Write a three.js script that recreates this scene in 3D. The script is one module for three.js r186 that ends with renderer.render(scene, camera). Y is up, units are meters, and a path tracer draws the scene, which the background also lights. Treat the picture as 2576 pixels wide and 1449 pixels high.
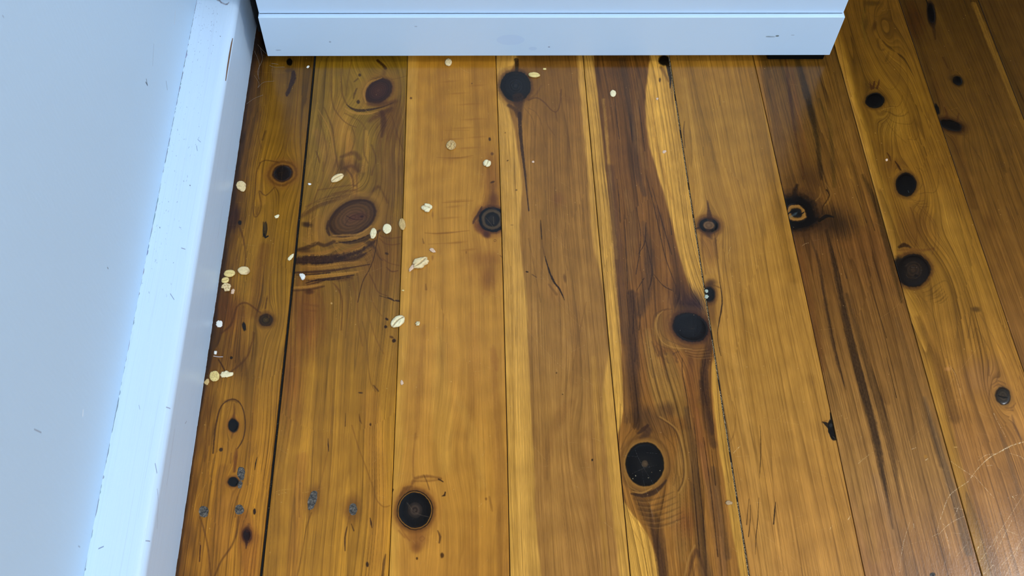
import * as THREE from 'three';
import { RectAreaLightUniformsLib } from 'three/addons/lights/RectAreaLightUniformsLib.js';
import { RoundedBoxGeometry } from 'three/addons/geometries/RoundedBoxGeometry.js';
import { mergeGeometries } from 'three/addons/utils/BufferGeometryUtils.js';

// ---------------------------------------------------------------- camera, lamps, exposure
// metres, y up; the floor is y = 0 and the eye stands above the origin
const scene = new THREE.Scene();
const camera = new THREE.PerspectiveCamera(32.295, 2576 / 1449, 0.02, 20);
camera.position.set(0, 0.7076, 0);
camera.rotation.order = 'YXZ';
camera.rotation.set(-1.0149, -0.07304, 0.05111);
camera.updateMatrixWorld(true);

const renderer = new THREE.WebGLRenderer({ antialias: true });
renderer.toneMapping = THREE.LinearToneMapping;
renderer.toneMappingExposure = 1.0;
renderer.shadowMap.enabled = true;
RectAreaLightUniformsLib.init();

const LAMPS = [                                             // ceiling panels: x, z, size, intensity, colour
  { x: 1.85, z: -0.55, size: 0.42, power: 52, color: [0.94, 1.0, 1.06], label: 'square white ceiling light panel over the right side of the room' },
  { x: 0.75, z: 1.75, size: 0.42, power: 104, color: [0.9, 1.0, 1.1], label: 'square white ceiling light panel behind the camera' },
];
const CEILING = 2.5;

// ---------------------------------------------------------------- small helpers
const MM = 0.001;
function rng(seed) { let s = seed >>> 0; return () => { s = (s + 0x6d2b79f5) >>> 0; let t = Math.imul(s ^ (s >>> 15), 1 | s); t = (t + Math.imul(t ^ (t >>> 7), 61 | t)) ^ t; return ((t ^ (t >>> 14)) >>> 0) / 4294967296; }; }
const PERM = new Uint8Array(512);
{ const r = rng(77), p = [...Array(256).keys()]; for (let i = 255; i > 0; i--) { const j = Math.floor(r() * (i + 1)); [p[i], p[j]] = [p[j], p[i]]; } for (let i = 0; i < 512; i++) PERM[i] = p[i & 255]; }
const GX = new Float32Array(16), GY = new Float32Array(16);
for (let i = 0; i < 16; i++) { GX[i] = Math.cos(i * Math.PI / 8 + 0.2); GY[i] = Math.sin(i * Math.PI / 8 + 0.2); }
function noise(x, y) {                                      // gradient noise, about -1 .. 1
  const xi = Math.floor(x), yi = Math.floor(y), fx = x - xi, fy = y - yi, X = xi & 255, Y = yi & 255;
  const u = fx * fx * fx * (fx * (fx * 6 - 15) + 10), v = fy * fy * fy * (fy * (fy * 6 - 15) + 10);
  const a = PERM[X + PERM[Y]] & 15, b = PERM[X + 1 + PERM[Y]] & 15, c = PERM[X + PERM[Y + 1]] & 15, d = PERM[X + 1 + PERM[Y + 1]] & 15;
  const n0 = GX[a] * fx + GY[a] * fy, n1 = GX[b] * (fx - 1) + GY[b] * fy, n2 = GX[c] * fx + GY[c] * (fy - 1), n3 = GX[d] * (fx - 1) + GY[d] * (fy - 1);
  const m = n0 + u * (n1 - n0), n = n2 + u * (n3 - n2);
  return (m + v * (n - m)) * 1.5;
}
const clamp = (x, a = 0, b = 1) => (x < a ? a : x > b ? b : x);
const smooth = (a, b, x) => { const t = clamp((x - a) / (b - a)); return t * t * (3 - 2 * t); };
const toLin = (c) => (c <= 0.04045 ? c / 12.92 : Math.pow((c + 0.055) / 1.055, 2.4));
const toSRGB = (c) => (c <= 0.0031308 ? c * 12.92 : 1.055 * Math.pow(c, 1 / 2.4) - 0.055);
const rgb = (hex) => [parseInt(hex.slice(1, 3), 16) / 255, parseInt(hex.slice(3, 5), 16) / 255, parseInt(hex.slice(5, 7), 16) / 255];
function spline(flat, w) {                                  // Catmull-Rom through [x, z, ...], with widths -> dense [x, z, w] triples
  const n = flat.length / 2, out = [], W = (i) => (Array.isArray(w) ? w[Math.min(i, w.length - 1)] : w);
  const P = (i) => { i = clamp(i, 0, n - 1); return [flat[2 * i], flat[2 * i + 1]]; };
  for (let i = 0; i < n - 1; i++) {
    const [p0, p1, p2, p3] = [P(i - 1), P(i), P(i + 1), P(i + 2)], L = Math.hypot(p2[0] - p1[0], p2[1] - p1[1]), k = Math.max(1, Math.ceil(L / 3));
    for (let j = 0; j < k; j++) {
      const t = j / k, t2 = t * t, t3 = t2 * t;
      const f = (a) => 0.5 * (2 * p1[a] + (p2[a] - p0[a]) * t + (2 * p0[a] - 5 * p1[a] + 4 * p2[a] - p3[a]) * t2 + (3 * p1[a] - p0[a] - 3 * p2[a] + p3[a]) * t3);
      out.push([f(0), f(1), W(i) + (W(i + 1) - W(i)) * t]);
    }
  }
  out.push([...P(n - 1), W(n - 1)]);
  return out;
}
const used = {};
function numbered(name) { const n = used[name] || 0; used[name] = n + 1; return n ? `${name}_${String(n).padStart(3, '0')}` : name; }
function place(o, parent) { o.castShadow = o.receiveShadow = true; (parent || scene).add(o); return o; }
function mesh(name, geometry, material, parent) { const m = new THREE.Mesh(geometry, material); m.name = parent ? name : numbered(name); return place(m, parent); }
function structure(o) { o.userData.kind = 'structure'; return o; }
function thing(o, label, category, group) { o.userData.label = label; o.userData.category = category; if (group) o.userData.group = group; return o; }
function dataTexture(data, w, h, srgb, wrap = THREE.RepeatWrapping) {
  const t = new THREE.DataTexture(data, w, h, THREE.RGBAFormat); t.magFilter = THREE.LinearFilter; t.minFilter = THREE.LinearMipmapLinearFilter; t.generateMipmaps = true;
  t.wrapS = t.wrapT = wrap; if (srgb) t.colorSpace = THREE.SRGBColorSpace; t.needsUpdate = true; return t;
}

// ---------------------------------------------------------------- floorboards: where the joints run (x in mm as a curve of z in mm)
const JOINTS = [[-151.09, -0.00125, -1.311e-05], [-61.25, -0.00069, -1.355e-05], [24.73, -0.00117, -1.486e-05], [109.24, -0.00091, 4.193e-06], [194.27, -0.00056, 5.410e-06], [279.26, 0.00001, -1.757e-05], [362.96, 0.00100, 0.000e+00], [443.88, 0.00043, 0.000e+00], [524.56, -0.00879, 0.000e+00]];
const JOINT_HALF = [1.05, 0.25, 0.3, 0.34, 0.62, 0.3, 0.36, 0.22, 0.2];
const Z0 = -830, Z1 = -165;                                 // the stretch of floor that carries its own grain; beyond it the grain runs on mirrored
const jointX = (k, z) => { const t = clamp(z, -800, -185) + 450, c = JOINTS[k]; return c[0] + c[1] * t + c[2] * t * t; };
const NB = 10;
const leftX = (i, z) => (i === 0 ? -217 : jointX(i - 1, z) + JOINT_HALF[i - 1]);
const rightX = (i, z) => (i === NB - 1 ? jointX(8, z) + 84.5 : jointX(i, z) - JOINT_HALF[i]);

// ---------------------------------------------------------------- wood: every board is a list of what its grain shows
const BOARDS = [];
let B = null;
function board(base, grain) { B = { base, grain: { amp: 1, fine: 1, line: 1, wob: 2, seed: BOARDS.length * 31.7, ...grain }, under: [], over: [], flows: [], bumps: [], knots: [] }; BOARDS.push(B); }
const strip = (color, alpha, soft, side, pts) => B.under.push({ t: 'strip', c: rgb(color), alpha, soft, side, pts: spline(pts, 0) });   // all wood on one side of a line
const band = (color, alpha, w, soft, pts, jit = 1) => B.under.push({ t: 'stroke', c: rgb(color), alpha, soft, pts: spline(pts, w), jit, fibre: true });
const spot = (color, alpha, soft, e) => B.under.push({ t: 'blob', c: rgb(color), alpha, soft, e, fibre: true });
const TONE = [1.02, 0.865, 0.55];                             // colour the varnish gives the bare wood
const scuff = (c) => c.map((v, a) => toSRGB(clamp(toLin(v) / TONE[a])));   // scratches lie in the clear film and stay white
const line = (color, alpha, w, soft, pts, jit = 0.5) => {    // brown grain lines bleed into the wood, cracks and scratches stay crisp
  let c = rgb(color); const lum = c[0] * 0.3 + c[1] * 0.6 + c[2] * 0.1, grainy = lum > 0.16 && lum < 0.45, pale = lum > 0.55, k = grainy ? 1.3 : pale ? 0.75 : 1.1; if (pale) c = scuff(c);
  B.over.push({ t: 'stroke', c, alpha: alpha * (grainy ? 0.92 * (B.grain.ink ?? 1) : pale ? 0.75 : 1), soft: grainy ? soft * 1.6 + 0.25 : soft, pts: spline(pts, Array.isArray(w) ? w.map((v) => v * k) : w * k), jit, glint: pale });
};
const mark = (color, alpha, soft, e) => B.over.push({ t: 'blob', c: rgb(color), alpha, soft, e });
const flow = (e, k = 1) => B.flows.push({ x: e[0], z: e[1], rx: Math.hypot(e[2], e[4]), rz: Math.hypot(e[3], e[5]), k });
const bump = (e, a) => B.bumps.push({ x: e[0], z: e[1], sx: Math.hypot(e[2], e[4]), sz: Math.hypot(e[3], e[5]), a });
function knot(e, stops, o = {}) {                           // stops: radius (1 = the knot's edge), colour, alpha
  const k = { t: 'knot', e, stops: stops.map((s) => [s[0], rgb(s[1]), s[2]]), jit: 0.06, rings: 0, ringA: 0, ...o };
  B.over.push(k); if (o.flow !== 0) flow(e, o.flow ?? 1.5); if (o.plug !== 0) B.knots.push(k);
}
const DARK = (halo = '#5a3414', ha = 0.6) => [[0, '#1b1718', 1], [0.55, '#131116', 1], [0.9, '#0c0a0e', 1], [1.0, '#120c0a', 1], [1.12, '#3a2212', 0.75], [1.35, halo, ha * 0.6], [1.9, halo, 0]];

// board beside the skirting: dark amber, many small knots
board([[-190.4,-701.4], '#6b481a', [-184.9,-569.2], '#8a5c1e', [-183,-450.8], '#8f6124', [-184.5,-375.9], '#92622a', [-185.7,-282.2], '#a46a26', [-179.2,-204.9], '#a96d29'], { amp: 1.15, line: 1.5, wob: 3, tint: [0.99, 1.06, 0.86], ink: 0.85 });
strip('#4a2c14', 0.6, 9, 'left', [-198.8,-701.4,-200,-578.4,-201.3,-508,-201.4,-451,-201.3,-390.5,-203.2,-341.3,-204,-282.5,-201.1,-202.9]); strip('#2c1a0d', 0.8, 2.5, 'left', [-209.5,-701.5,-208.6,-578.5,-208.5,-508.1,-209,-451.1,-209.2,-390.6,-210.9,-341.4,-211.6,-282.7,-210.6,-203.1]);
spot('#1c110a', 0.85, 0.8, [-203.2,-721.7,1,18.2,9.3,-0.5]); spot('#57290f', 0.5, 0.8, [-198.7,-416.4,4,22.5,12.5,-2.2]);  // first spot is the shade of the cabinet gap put into the wood
spot('#5a3512', 0.5, 0.8, [-191.2,-379.5,2.2,21.3,14.1,-1.4]);
band('#6d4516', 0.55, [8, 12, 8], 5, [-178,-482.8,-179.7,-450.7,-179.3,-416.1]);
band('#7a4f1b', 0.5, 7, 4, [-188.7,-282.2,-188.5,-245.6,-187.3,-202.6]);
band('#b37a30', 0.5, [8, 14, 8], 5, [-175.3,-268,-184.2,-245.5,-177.8,-216.2]);
band('#7d4a1c', 0.6, [6, 16, 10], 6, [-170.2,-248.2,-163.6,-227.4,-160,-202]);
band('#b07f2c', 0.45, [4, 9, 6], 3, [-191.5,-564.7,-187.4,-542.3,-184.4,-529.2]);
spot('#3b2113', 0.9, 0.6, [-207.4,-513.1,0.8,14.3,6.9,-0.4]);
mark('#160e0b', 0.9, 0.3, [-201.6,-508,0.5,2.5,1.6,-0.3]);
line('#e0b98a', 0.5, 0.3, 0.2, [-214,-505.6,-204.4,-505.5]);
line('#4a2a12', 0.8, [0.8, 1.2, 0.6], 0.6, [-202.4,-505.5,-197.8,-494.6,-193.7,-478.9,-192.4,-464.8,-194,-454.8]);
line('#2f1e1e', 0.95, [3, 4.5, 3.5, 2], 1.2, [-170.7,-685.6,-170.2,-675.3,-172.6,-664.1,-174.1,-655], 1.5);
mark('#060506', 0.95, 0.3, [-175.6,-698.2,0.7,4.7,3,-0.5]);
line('#3c2a26', 0.6, 3, 2, [-176.9,-686.7,-172.1,-687.7]);
knot([-169.7,-561.8,0.8,9.1,8.3,-0.7], [[0, '#20140b', 1], [0.8, '#1a0f08', 1], [1.0, '#3a2210', 0.95], [1.2, '#7a4f1e', 0.7], [1.45, '#5c3815', 0.75], [1.75, '#7b4f1d', 0.5], [2.2, '#7b4f1d', 0]], { rings: 5, ringA: 0.25 });
line('#b99a6a', 0.7, 0.25, 0.2, [-170.7,-573.1,-169.6,-545.3]); line('#b99a6a', 0.4, 0.22, 0.2, [-177,-560.9,-161.5,-565.3]);
line('#472a10', 0.85, 0.9, 0.6, [-191,-573.8,-186.4,-576.9,-174.8,-574.5]);
line('#472a10', 0.8, [0.7, 1, 1, 0.8], 0.7, [-190.7,-573.8,-193,-562.4,-192,-542.4,-191.9,-525,-189.3,-513.8,-186.2,-517.2,-185.2,-527.1,-188.5,-542.3,-182.4,-537,-175.6,-545.8]);
line('#5a3615', 0.7, 0.7, 0.6, [-190.1,-524.9,-187.9,-516.3,-187.3,-524.1]);
mark('#33270f', 0.95, 0.2, [-179.1,-500.6,0.7,8.4,2,-0.2]); line('#4d3c1e', 0.9, 1.6, 0.4, [-180.1,-506.9,-179,-500.2]); line('#0c0906', 0.95, 1.2, 0.3, [-179.6,-496,-177.9,-491.9,-176,-493.5]); line('#0c0906', 0.8, 0.5, 0.3, [-181.6,-508.6,-180,-492.7]);
line('#6e4215', 0.6, 0.6, 0.5, [-179.9,-484.9,-178.9,-458.6,-177.2,-433.2]); line('#5a3715', 0.7, 0.8, 0.5, [-170.7,-433.1,-171.4,-423.5,-170.2,-415.2]); line('#5a3715', 0.6, 0.6, 0.5, [-173.2,-432,-173.4,-421.7]);
line('#482710', 0.9, [1, 1.6, 1.2, 1], 0.9, [-203.9,-398.6,-197.4,-405.9,-195.9,-414.4,-194.3,-423.1,-190.8,-426.5,-186.2,-426.4,-179.9,-421.8,-174.6,-417.2]);
line('#512f13', 0.7, 0.6, 0.5, [-188.9,-423.8,-186.9,-408.7]); line('#512f13', 0.6, 0.6, 0.5, [-178.5,-399.3,-178.5,-390.2,-180.5,-383]);
knot([-169.4,-410.3,3.7,4.1,3.7,-3.3], [[0, '#4a3a1c', 1], [0.6, '#35260f', 1], [1.0, '#33200e', 0.95], [1.3, '#5e3d17', 0.6], [2, '#7b4f1d', 0]], { rings: 3, ringA: 0.2 });
line('#3f2610', 0.8, 0.8, 0.6, [-170.9,-421.6,-170.5,-431.2]); 
mark('#150d07', 0.95, 0.35, [-186.4,-404.6,1.3,4.4,1.5,-0.5]); mark('#241508', 0.95, 0.3, [-193.3,-376,0.6,1.3,1.1,-0.5]); 
line('#3a200e', 0.85, 1, 0.7, [-203.1,-374.4,-200,-369.7,-196.8,-364]);
line('#4f2d11', 0.85, [1, 1.2, 1, 0.8], 0.8, [-193.8,-361.9,-187.3,-368.1,-181.3,-375.8,-178.3,-388.4,-177.4,-398.2]);
line('#3a210f', 0.85, [1, 1.3, 1, 0.8], 0.7, [-197.4,-295.1,-198.2,-316.1,-196.8,-331.1,-193.6,-337.1,-188.4,-339.7,-183.2,-337.6,-178.7,-330.1,-175.8,-317.4,-176.3,-306,-179.4,-298.6]);
line('#5b3614', 0.7, 0.8, 0.6, [-207.2,-341.4,-204.3,-314.6,-203,-288.8]); line('#5b3614', 0.6, 0.7, 0.6, [-205.3,-355.1,-203.9,-327.8,-201.2,-301.6]);
line('#4a2c12', 0.6, 1.6, 1, [-193.6,-337.8,-188,-339,-184.2,-337.6]);
knot([-184.9,-317.6,1.3,4.9,3.4,-0.9], DARK('#8a571f', 0.7)); line('#4c2a14', 0.85, [1.8, 1, 0.4], 0.8, [-185.3,-323.5,-185.6,-329.2,-186.4,-335.9]); line('#4c2a14', 0.6, [1.2, 0.4], 0.8, [-184.5,-311.6,-185.1,-307.1]);
mark('#33200c', 0.9, 0.4, [-191.8,-297.8,0.9,1.4,1.2,-0.8]); line('#4b2a12', 0.6, 0.6, 0.5, [-183.7,-294.8,-183.4,-286.9]);
line('#54290f', 0.85, [1, 2, 1.6], 1, [-180,-298.6,-180.1,-291.6,-179.7,-280.5]); line('#eee0d0', 0.95, 0.5, 0.2, [-180.4,-299.2,-180.1,-298.6]);
knot([-179.6,-272.1,-3.3,-1.9,-1.6,2.8], DARK('#6b3f1a', 0.7)); 
line('#1d140a', 0.9, [0.3, 0.9, 0.4], 0.3, [-164,-291.3,-164.7,-286.5,-164.8,-281.2]); mark('#241508', 0.9, 0.3, [-161.6,-248.9,0.3,2.4,1,-0.1]); 
knot([-165.2,-231.5,0.9,4.4,2.7,-0.5], [[0, '#1d0a07', 1], [0.8, '#270e08', 1], [1.1, '#3d1d0c', 0.85], [1.6, '#6a3d17', 0.4], [2.2, '#7b4f1d', 0]]); line('#2c120a', 0.8, [2, 0.6], 0.8, [-164.8,-228,-164.7,-221.7]); line('#4c2a14', 0.6, [1, 2], 0.8, [-164.7,-239.7,-165,-234.7]);
line('#4c2d11', 0.85, [0.8, 1.2, 1, 1], 0.7, [-172.7,-245.3,-172.7,-234.9,-174,-227.1,-176.5,-221.3,-181.3,-212.9,-184.5,-202.5]); line('#4f2e12', 0.8, 0.8, 0.6, [-200.5,-245.8,-195.5,-233.9,-191.3,-220.8,-187.3,-202.6]);
line('#38170a', 0.85, 0.7, 0.4, [-197.4,-224.7,-196.4,-213.2]); line('#eee0d0', 0.9, 0.45, 0.2, [-198,-227.3,-197.9,-226.4]); line('#5f3914', 0.7, 0.8, 0.6, [-199.6,-242.8,-197.8,-225.2]);
line('#5f3914', 0.7, 0.7, 0.5, [-175,-260.4,-175,-245.3]); line('#583513', 0.7, 0.6, 0.5, [-171.4,-327.3,-170,-294.6,-169.1,-269.4]); line('#6e4518', 0.7, 0.6, 0.5, [-170.3,-375.6,-171.4,-340.8,-170.3,-314]); line('#6e4518', 0.7, 0.6, 0.5, [-170.3,-491,-169.8,-450.6,-167.3,-412.2]);
line('#5a3a15', 0.7, 0.6, 0.5, [-166.7,-625.4,-168.9,-596.7,-170.8,-578.2]); line('#6b4216', 0.6, 0.6, 0.5, [-163.9,-680.4,-163.8,-635.1,-163.1,-596.7]); line('#5a3a15', 0.6, 1, 0.8, [-196,-625.6,-195.8,-606.4,-191.2,-589.9]); line('#3d2710', 0.7, 1.4, 1, [-189.8,-611.1,-191.6,-600.7]);
line('#d8b27c', 0.6, 0.25, 0.2, [-199,-271.6,-203.6,-262.4,-206.1,-253.4]); line('#d8b27c', 0.5, 0.22, 0.2, [-207.1,-254.3,-204.2,-249.5]); line('#d8b27c', 0.5, 0.2, 0.2, [-189.5,-333.6,-195.1,-325]); line('#cfa56c', 0.5, 0.22, 0.2, [-205.6,-425.9,-202.7,-418.3]); line('#cfa56c', 0.5, 0.2, 0.2, [-191.9,-424.6,-190.3,-421.9]);
line('#c9a57a', 0.35, 0.25, 0.3, [-206.4,-578.5,-208.2,-569.3]); line('#b58a5a', 0.5, 0.4, 0.3, [-207.8,-685.8,-184.9,-683.6,-177.5,-685.2]); line('#b58a5a', 0.35, 0.3, 0.3, [-210.6,-635.4,-200.5,-644.2,-196.7,-650.1]); line('#b58a5a', 0.35, 0.3, 0.3, [-196.3,-611.1,-197.5,-587.6]);

// second board: wavy, a big brown knot and dark ripples under it
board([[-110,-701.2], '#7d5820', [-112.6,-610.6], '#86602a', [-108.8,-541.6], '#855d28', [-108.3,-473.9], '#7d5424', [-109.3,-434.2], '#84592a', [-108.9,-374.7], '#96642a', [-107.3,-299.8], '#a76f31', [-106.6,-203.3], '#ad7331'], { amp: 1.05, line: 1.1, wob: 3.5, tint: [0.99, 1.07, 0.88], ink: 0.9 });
bump([-96.5,-657.2,3.8,35.2,26,-2.8], -22); bump([-106.8,-507,4.5,35.9,25.5,-3.2], 26);
spot('#5c3419', 0.55, 0.9, [-74.7,-624.8,1.7,43.9,14.7,-0.6]); spot('#5c3820', 0.45, 0.9, [-72.5,-559.2,1.7,40.7,16,-0.7]); spot('#6d4420', 0.5, 0.9, [-78,-473.5,-3,40.2,18.7,1.4]); spot('#6d3d1f', 0.6, 0.9, [-137.3,-415.5,3.8,41.5,14.4,-1.3]); spot('#a47230', 0.5, 0.9, [-119.9,-610.6,8.2,42.5,10.7,-2.1]);
spot('#9a6e2e', 0.7, 0.8, [-137.1,-498.9,2.3,20.9,11.5,-1.3]); spot('#4a2b1a', 0.55, 0.8, [-110.3,-568.6,-13.9,-4.9,-3.3,9.1]); spot('#75401e', 0.45, 0.9, [-145.2,-357.6,3.9,42,9.2,-0.9]);
band('#b57f38', 0.5, [3, 8, 8, 5], 4, [-112.6,-610.6,-111.5,-577.7,-106,-555,-103,-532.8]); band('#b9883c', 0.45, [3, 6, 4], 3, [-97.7,-610.5,-96.2,-586.9,-97.6,-563.9]); band('#96683a', 0.4, [6, 12, 6], 5, [-143.6,-610.8,-128.7,-577.9,-125.1,-550.6]);
band('#b37a38', 0.35, 14, 8, [-82,-339.3,-73.1,-273.8,-70.1,-200]); band('#8f5a28', 0.35, 8, 5, [-130.5,-290.6,-130.2,-201.3]);
knot([-88.4,-660.7,-5.8,15,10.8,4.1], [[0, '#4a2c22', 1], [0.5, '#40251c', 1], [0.85, '#35201a', 1], [1.0, '#3a2215', 0.95], [1.15, '#6e4a20', 0.7], [1.4, '#8b6428', 0.5], [2, '#8b6428', 0]], { rings: 6, ringA: 0.14, flow: 1.2 });
line('#a87c36', 0.8, [1, 3, 2.5, 1], 1.5, [-86,-677.1,-97.1,-670.9,-101.8,-658.7,-99.7,-645.7]);
line('#33200f', 0.9, [0.6, 2, 3, 2.2, 1.2, 0.6], 0.9, [-117.4,-643.3,-112.3,-638.3,-104.8,-635.8,-93.7,-637.2,-82.7,-640.6,-73.6,-645.5]); line('#4b2a18', 0.75, [3, 5, 3], 3, [-95.9,-643.7,-82.8,-643.6,-71.8,-647]); line('#ab7c39', 0.7, [1, 2.5, 2, 1], 1.2, [-118.7,-638.8,-110.2,-632.9,-97.2,-631.8,-88.1,-634.7]); 
line('#4a2a18', 0.7, [3, 5, 2], 2.5, [-94.9,-622.5,-87.9,-629.8,-75.1,-635.6]); line('#432517', 0.9, [3, 4.2, 3, 1], 1.6, [-84.3,-633.7,-82.1,-624.9,-82,-612.8,-83.1,-603.3]); line('#4b2c17', 0.8, 2.5, 1.5, [-84.3,-633.7,-75.2,-638.6]);
line('#2c190c', 0.9, 2.5, 1.5, [-90.8,-700.1,-84.7,-693.2,-82.7,-689.5]); line('#54361a', 0.6, 3, 2, [-83.4,-689.5,-83.9,-682.2]); line('#5a3b18', 0.7, 0.5, 0.4, [-76.4,-675,-68.9,-677,-61.4,-680.1]);
mark('#3f2a10', 0.85, 0.5, [-107.1,-680.8,0.2,2.1,1.5,-0.2]); mark('#3f2a10', 0.9, 0.4, [-106.8,-646.7,0.3,2.5,1.8,-0.2]); line('#42290f', 0.8, [0.8, 1.6, 0.8], 0.6, [-108.8,-663.8,-110.7,-657.3,-111.5,-650.7]); line('#42290f', 0.7, 1.2, 0.6, [-111.6,-672.5,-108.7,-676.1]);
line('#58381a', 0.75, [0.6, 1, 1, 0.8], 0.8, [-134.6,-701.3,-133.3,-665,-130,-642.4,-124,-630,-116.1,-620.2,-107.4,-615.4]); line('#58381a', 0.7, [0.6, 1, 1, 1], 0.8, [-124.6,-701.2,-124.4,-672.6,-121.8,-654.8,-117.5,-643.8]); line('#5a3a1a', 0.6, 0.8, 0.7, [-115.8,-701.2,-118.1,-675.1,-118.8,-654.8]); line('#4e3014', 0.7, [0.5, 1.2, 1, 0.8], 0.8, [-138.4,-639.9,-129.4,-615.5,-125.3,-591.8,-121,-568.6]); line('#5e3d19', 0.65, 0.8, 0.7, [-143.2,-630.1,-136,-606,-131.9,-582.5,-134.2,-564.2]); line('#5e3d19', 0.6, 1, 0.8, [-118.3,-632.4,-104.1,-622.6,-98.1,-612.9]); line('#553617', 0.6, 0.8, 0.7, [-111.1,-615.4,-107.4,-601,-110.5,-584.7]); line('#553617', 0.6, 1, 0.8, [-99.6,-612.9,-98.7,-586.9,-94.4,-573]); line('#6b4620', 0.6, 0.8, 0.7, [-85.1,-608,-86.1,-586.8,-82.6,-572.9]); line('#553419', 0.6, 0.8, 0.7, [-74.9,-629.7,-68.6,-605.5,-62.6,-586.6]); line('#4d2f17', 0.6, 1.2, 1, [-91.8,-593.9,-87.5,-577.5,-90.3,-559.3]); line('#a8783a', 0.6, [0.5, 1, 0.5], 0.7, [-143.7,-637.5,-130.9,-610.7,-124.4,-577.8]); line('#4c2d12', 0.8, [0.6, 1.2, 0.5], 0.7, [-141.9,-587.2,-138.7,-577.9,-137.7,-573.3]);
line('#4a2c17', 0.7, [2, 4, 3], 2, [-118.8,-580.1,-107.6,-584.6,-101.8,-577.7]); line('#4a2c17', 0.65, [1.5, 3, 2], 2, [-117.3,-566.3,-108.5,-569.5,-102.9,-563.9]); line('#4b2c18', 0.7, [1, 1.4, 1.2, 1], 0.9, [-113,-566.3,-107.5,-557.2,-106.2,-546,-108.5,-537.2]); line('#4b2c18', 0.55, 1, 0.8, [-103.7,-559.4,-102.5,-541.6,-103.7,-532.8]);
line('#6a4420', 0.65, 1, 0.8, [-134.5,-574.2,-133.5,-555.2,-139.6,-533.1,-148.7,-516]); line('#593718', 0.65, 1, 0.8, [-136.9,-542.8,-123,-545.3,-109.1,-547.8,-103.1,-546.9]); line('#593718', 0.7, [1, 2, 1.5], 1, [-124.3,-538.2,-114,-540.8,-103.6,-542.5]); line('#432817', 0.65, [2, 4, 4, 3], 2.2, [-150.1,-512.6,-135.6,-525.3,-118.7,-532.9,-103.2,-535.4,-92.4,-528.3]); line('#54371f', 0.6, [1, 2, 2], 1.5, [-145.9,-524.5,-129.3,-534.3,-112.1,-538.1]); line('#432817', 0.6, [2, 3, 1], 2, [-93.6,-532.7,-84.4,-545.8,-80.7,-541.4,-74.9,-528.2]);
mark('#342010', 0.85, 0.7, [-143.7,-505.3,-4.8,-1.2,-0.7,2.8]); mark('#432a15', 0.7, 0.7, [-143.9,-477.5,-7.4,-0.3,-0.2,3.7]); line('#8f6630', 0.6, [2, 3, 2], 1.5, [-146,-490.7,-136.1,-485.6,-128,-490.5]);
knot([-104.7,-512.1,-15.9,15.5,11.4,11.8], [[0, '#5c3a2a', 1], [0.35, '#5a3d26', 1], [0.7, '#55391f', 1], [0.88, '#48301c', 1], [1.0, '#3a2416', 0.95], [1.1, '#6b4a22', 0.7], [1.3, '#8f6830', 0.5], [1.7, '#7d5424', 0]], { rings: 6, ringA: 0.15, flow: 0.9, jit: 0.03 });
line('#2b170f', 0.9, [0.4, 0.8, 0.5], 0.4, [-110.3,-514.3,-105.7,-511.3,-100.8,-509.9,-96,-510.3]); mark('#4e2c24', 0.6, 0.8, [-98.6,-513.7,-6.7,1.5,1,4.6]); mark('#2f1a13', 0.8, 0.6, [-96.8,-513.3,-1.7,-0.1,-0.1,1.3]); line('#3d2619', 0.7, 0.7, 0.5, [-110.8,-504.5,-107.1,-512.1,-98.7,-516.3,-92.7,-513.3,-93.8,-507.7,-101.5,-503.6,-108.3,-502.8,-110.8,-504.5]); line('#2f1c12', 0.8, [1, 2.2, 1.5], 1.2, [-125.5,-509.3,-126,-500.9,-123.5,-493.8]); line('#3a2415', 0.8, [1.5, 3, 3, 2], 1.2, [-124.1,-509.3,-117.9,-519.9,-108,-527.6,-99.4,-530.6]); 
line('#a67c40', 0.7, [1, 2, 2, 1], 1, [-120.4,-493.7,-109.5,-493.6,-97.7,-495.2,-87.8,-503.4]); line('#33200f', 0.75, [1, 3, 3.5, 2], 1.4, [-115.2,-487,-105.7,-486.1,-92.3,-490.1,-80.7,-498.3]); line('#9d7136', 0.65, [1, 2, 1.5], 1, [-121.2,-490.4,-112.7,-490.3,-99.2,-491.4]); 
line('#3a2312', 0.8, [2, 4, 3], 2, [-149.1,-479.2,-140.8,-481.6,-132.7,-485.6,-127.5,-483.1,-119.3,-487.1]); line('#9a6a2c', 0.75, [1.5, 3, 3, 2], 1.5, [-149.5,-476,-135.2,-474.2,-125.3,-476.5,-115.5,-481.3]); line('#8d5a26', 0.65, [1.5, 3, 2], 1.5, [-117.8,-474,-105.3,-478.7,-93.8,-485.1]); line('#a3742f', 0.65, [0.6, 1.5, 1], 0.8, [-111.6,-471.9,-101.8,-477,-92,-483.1]);
line('#2b1710', 0.92, [6, 8.5, 8, 5, 3, 1.5], 3.2, [-150.2,-468.3,-134.8,-468.5,-119.8,-469.5,-108.3,-472.6,-95.1,-477.8,-83.7,-487.9], 2.5); line('#301a10', 0.8, [3, 5, 2], 2.5, [-116.5,-469.9,-103,-468.9,-91.5,-474.5]);
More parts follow.
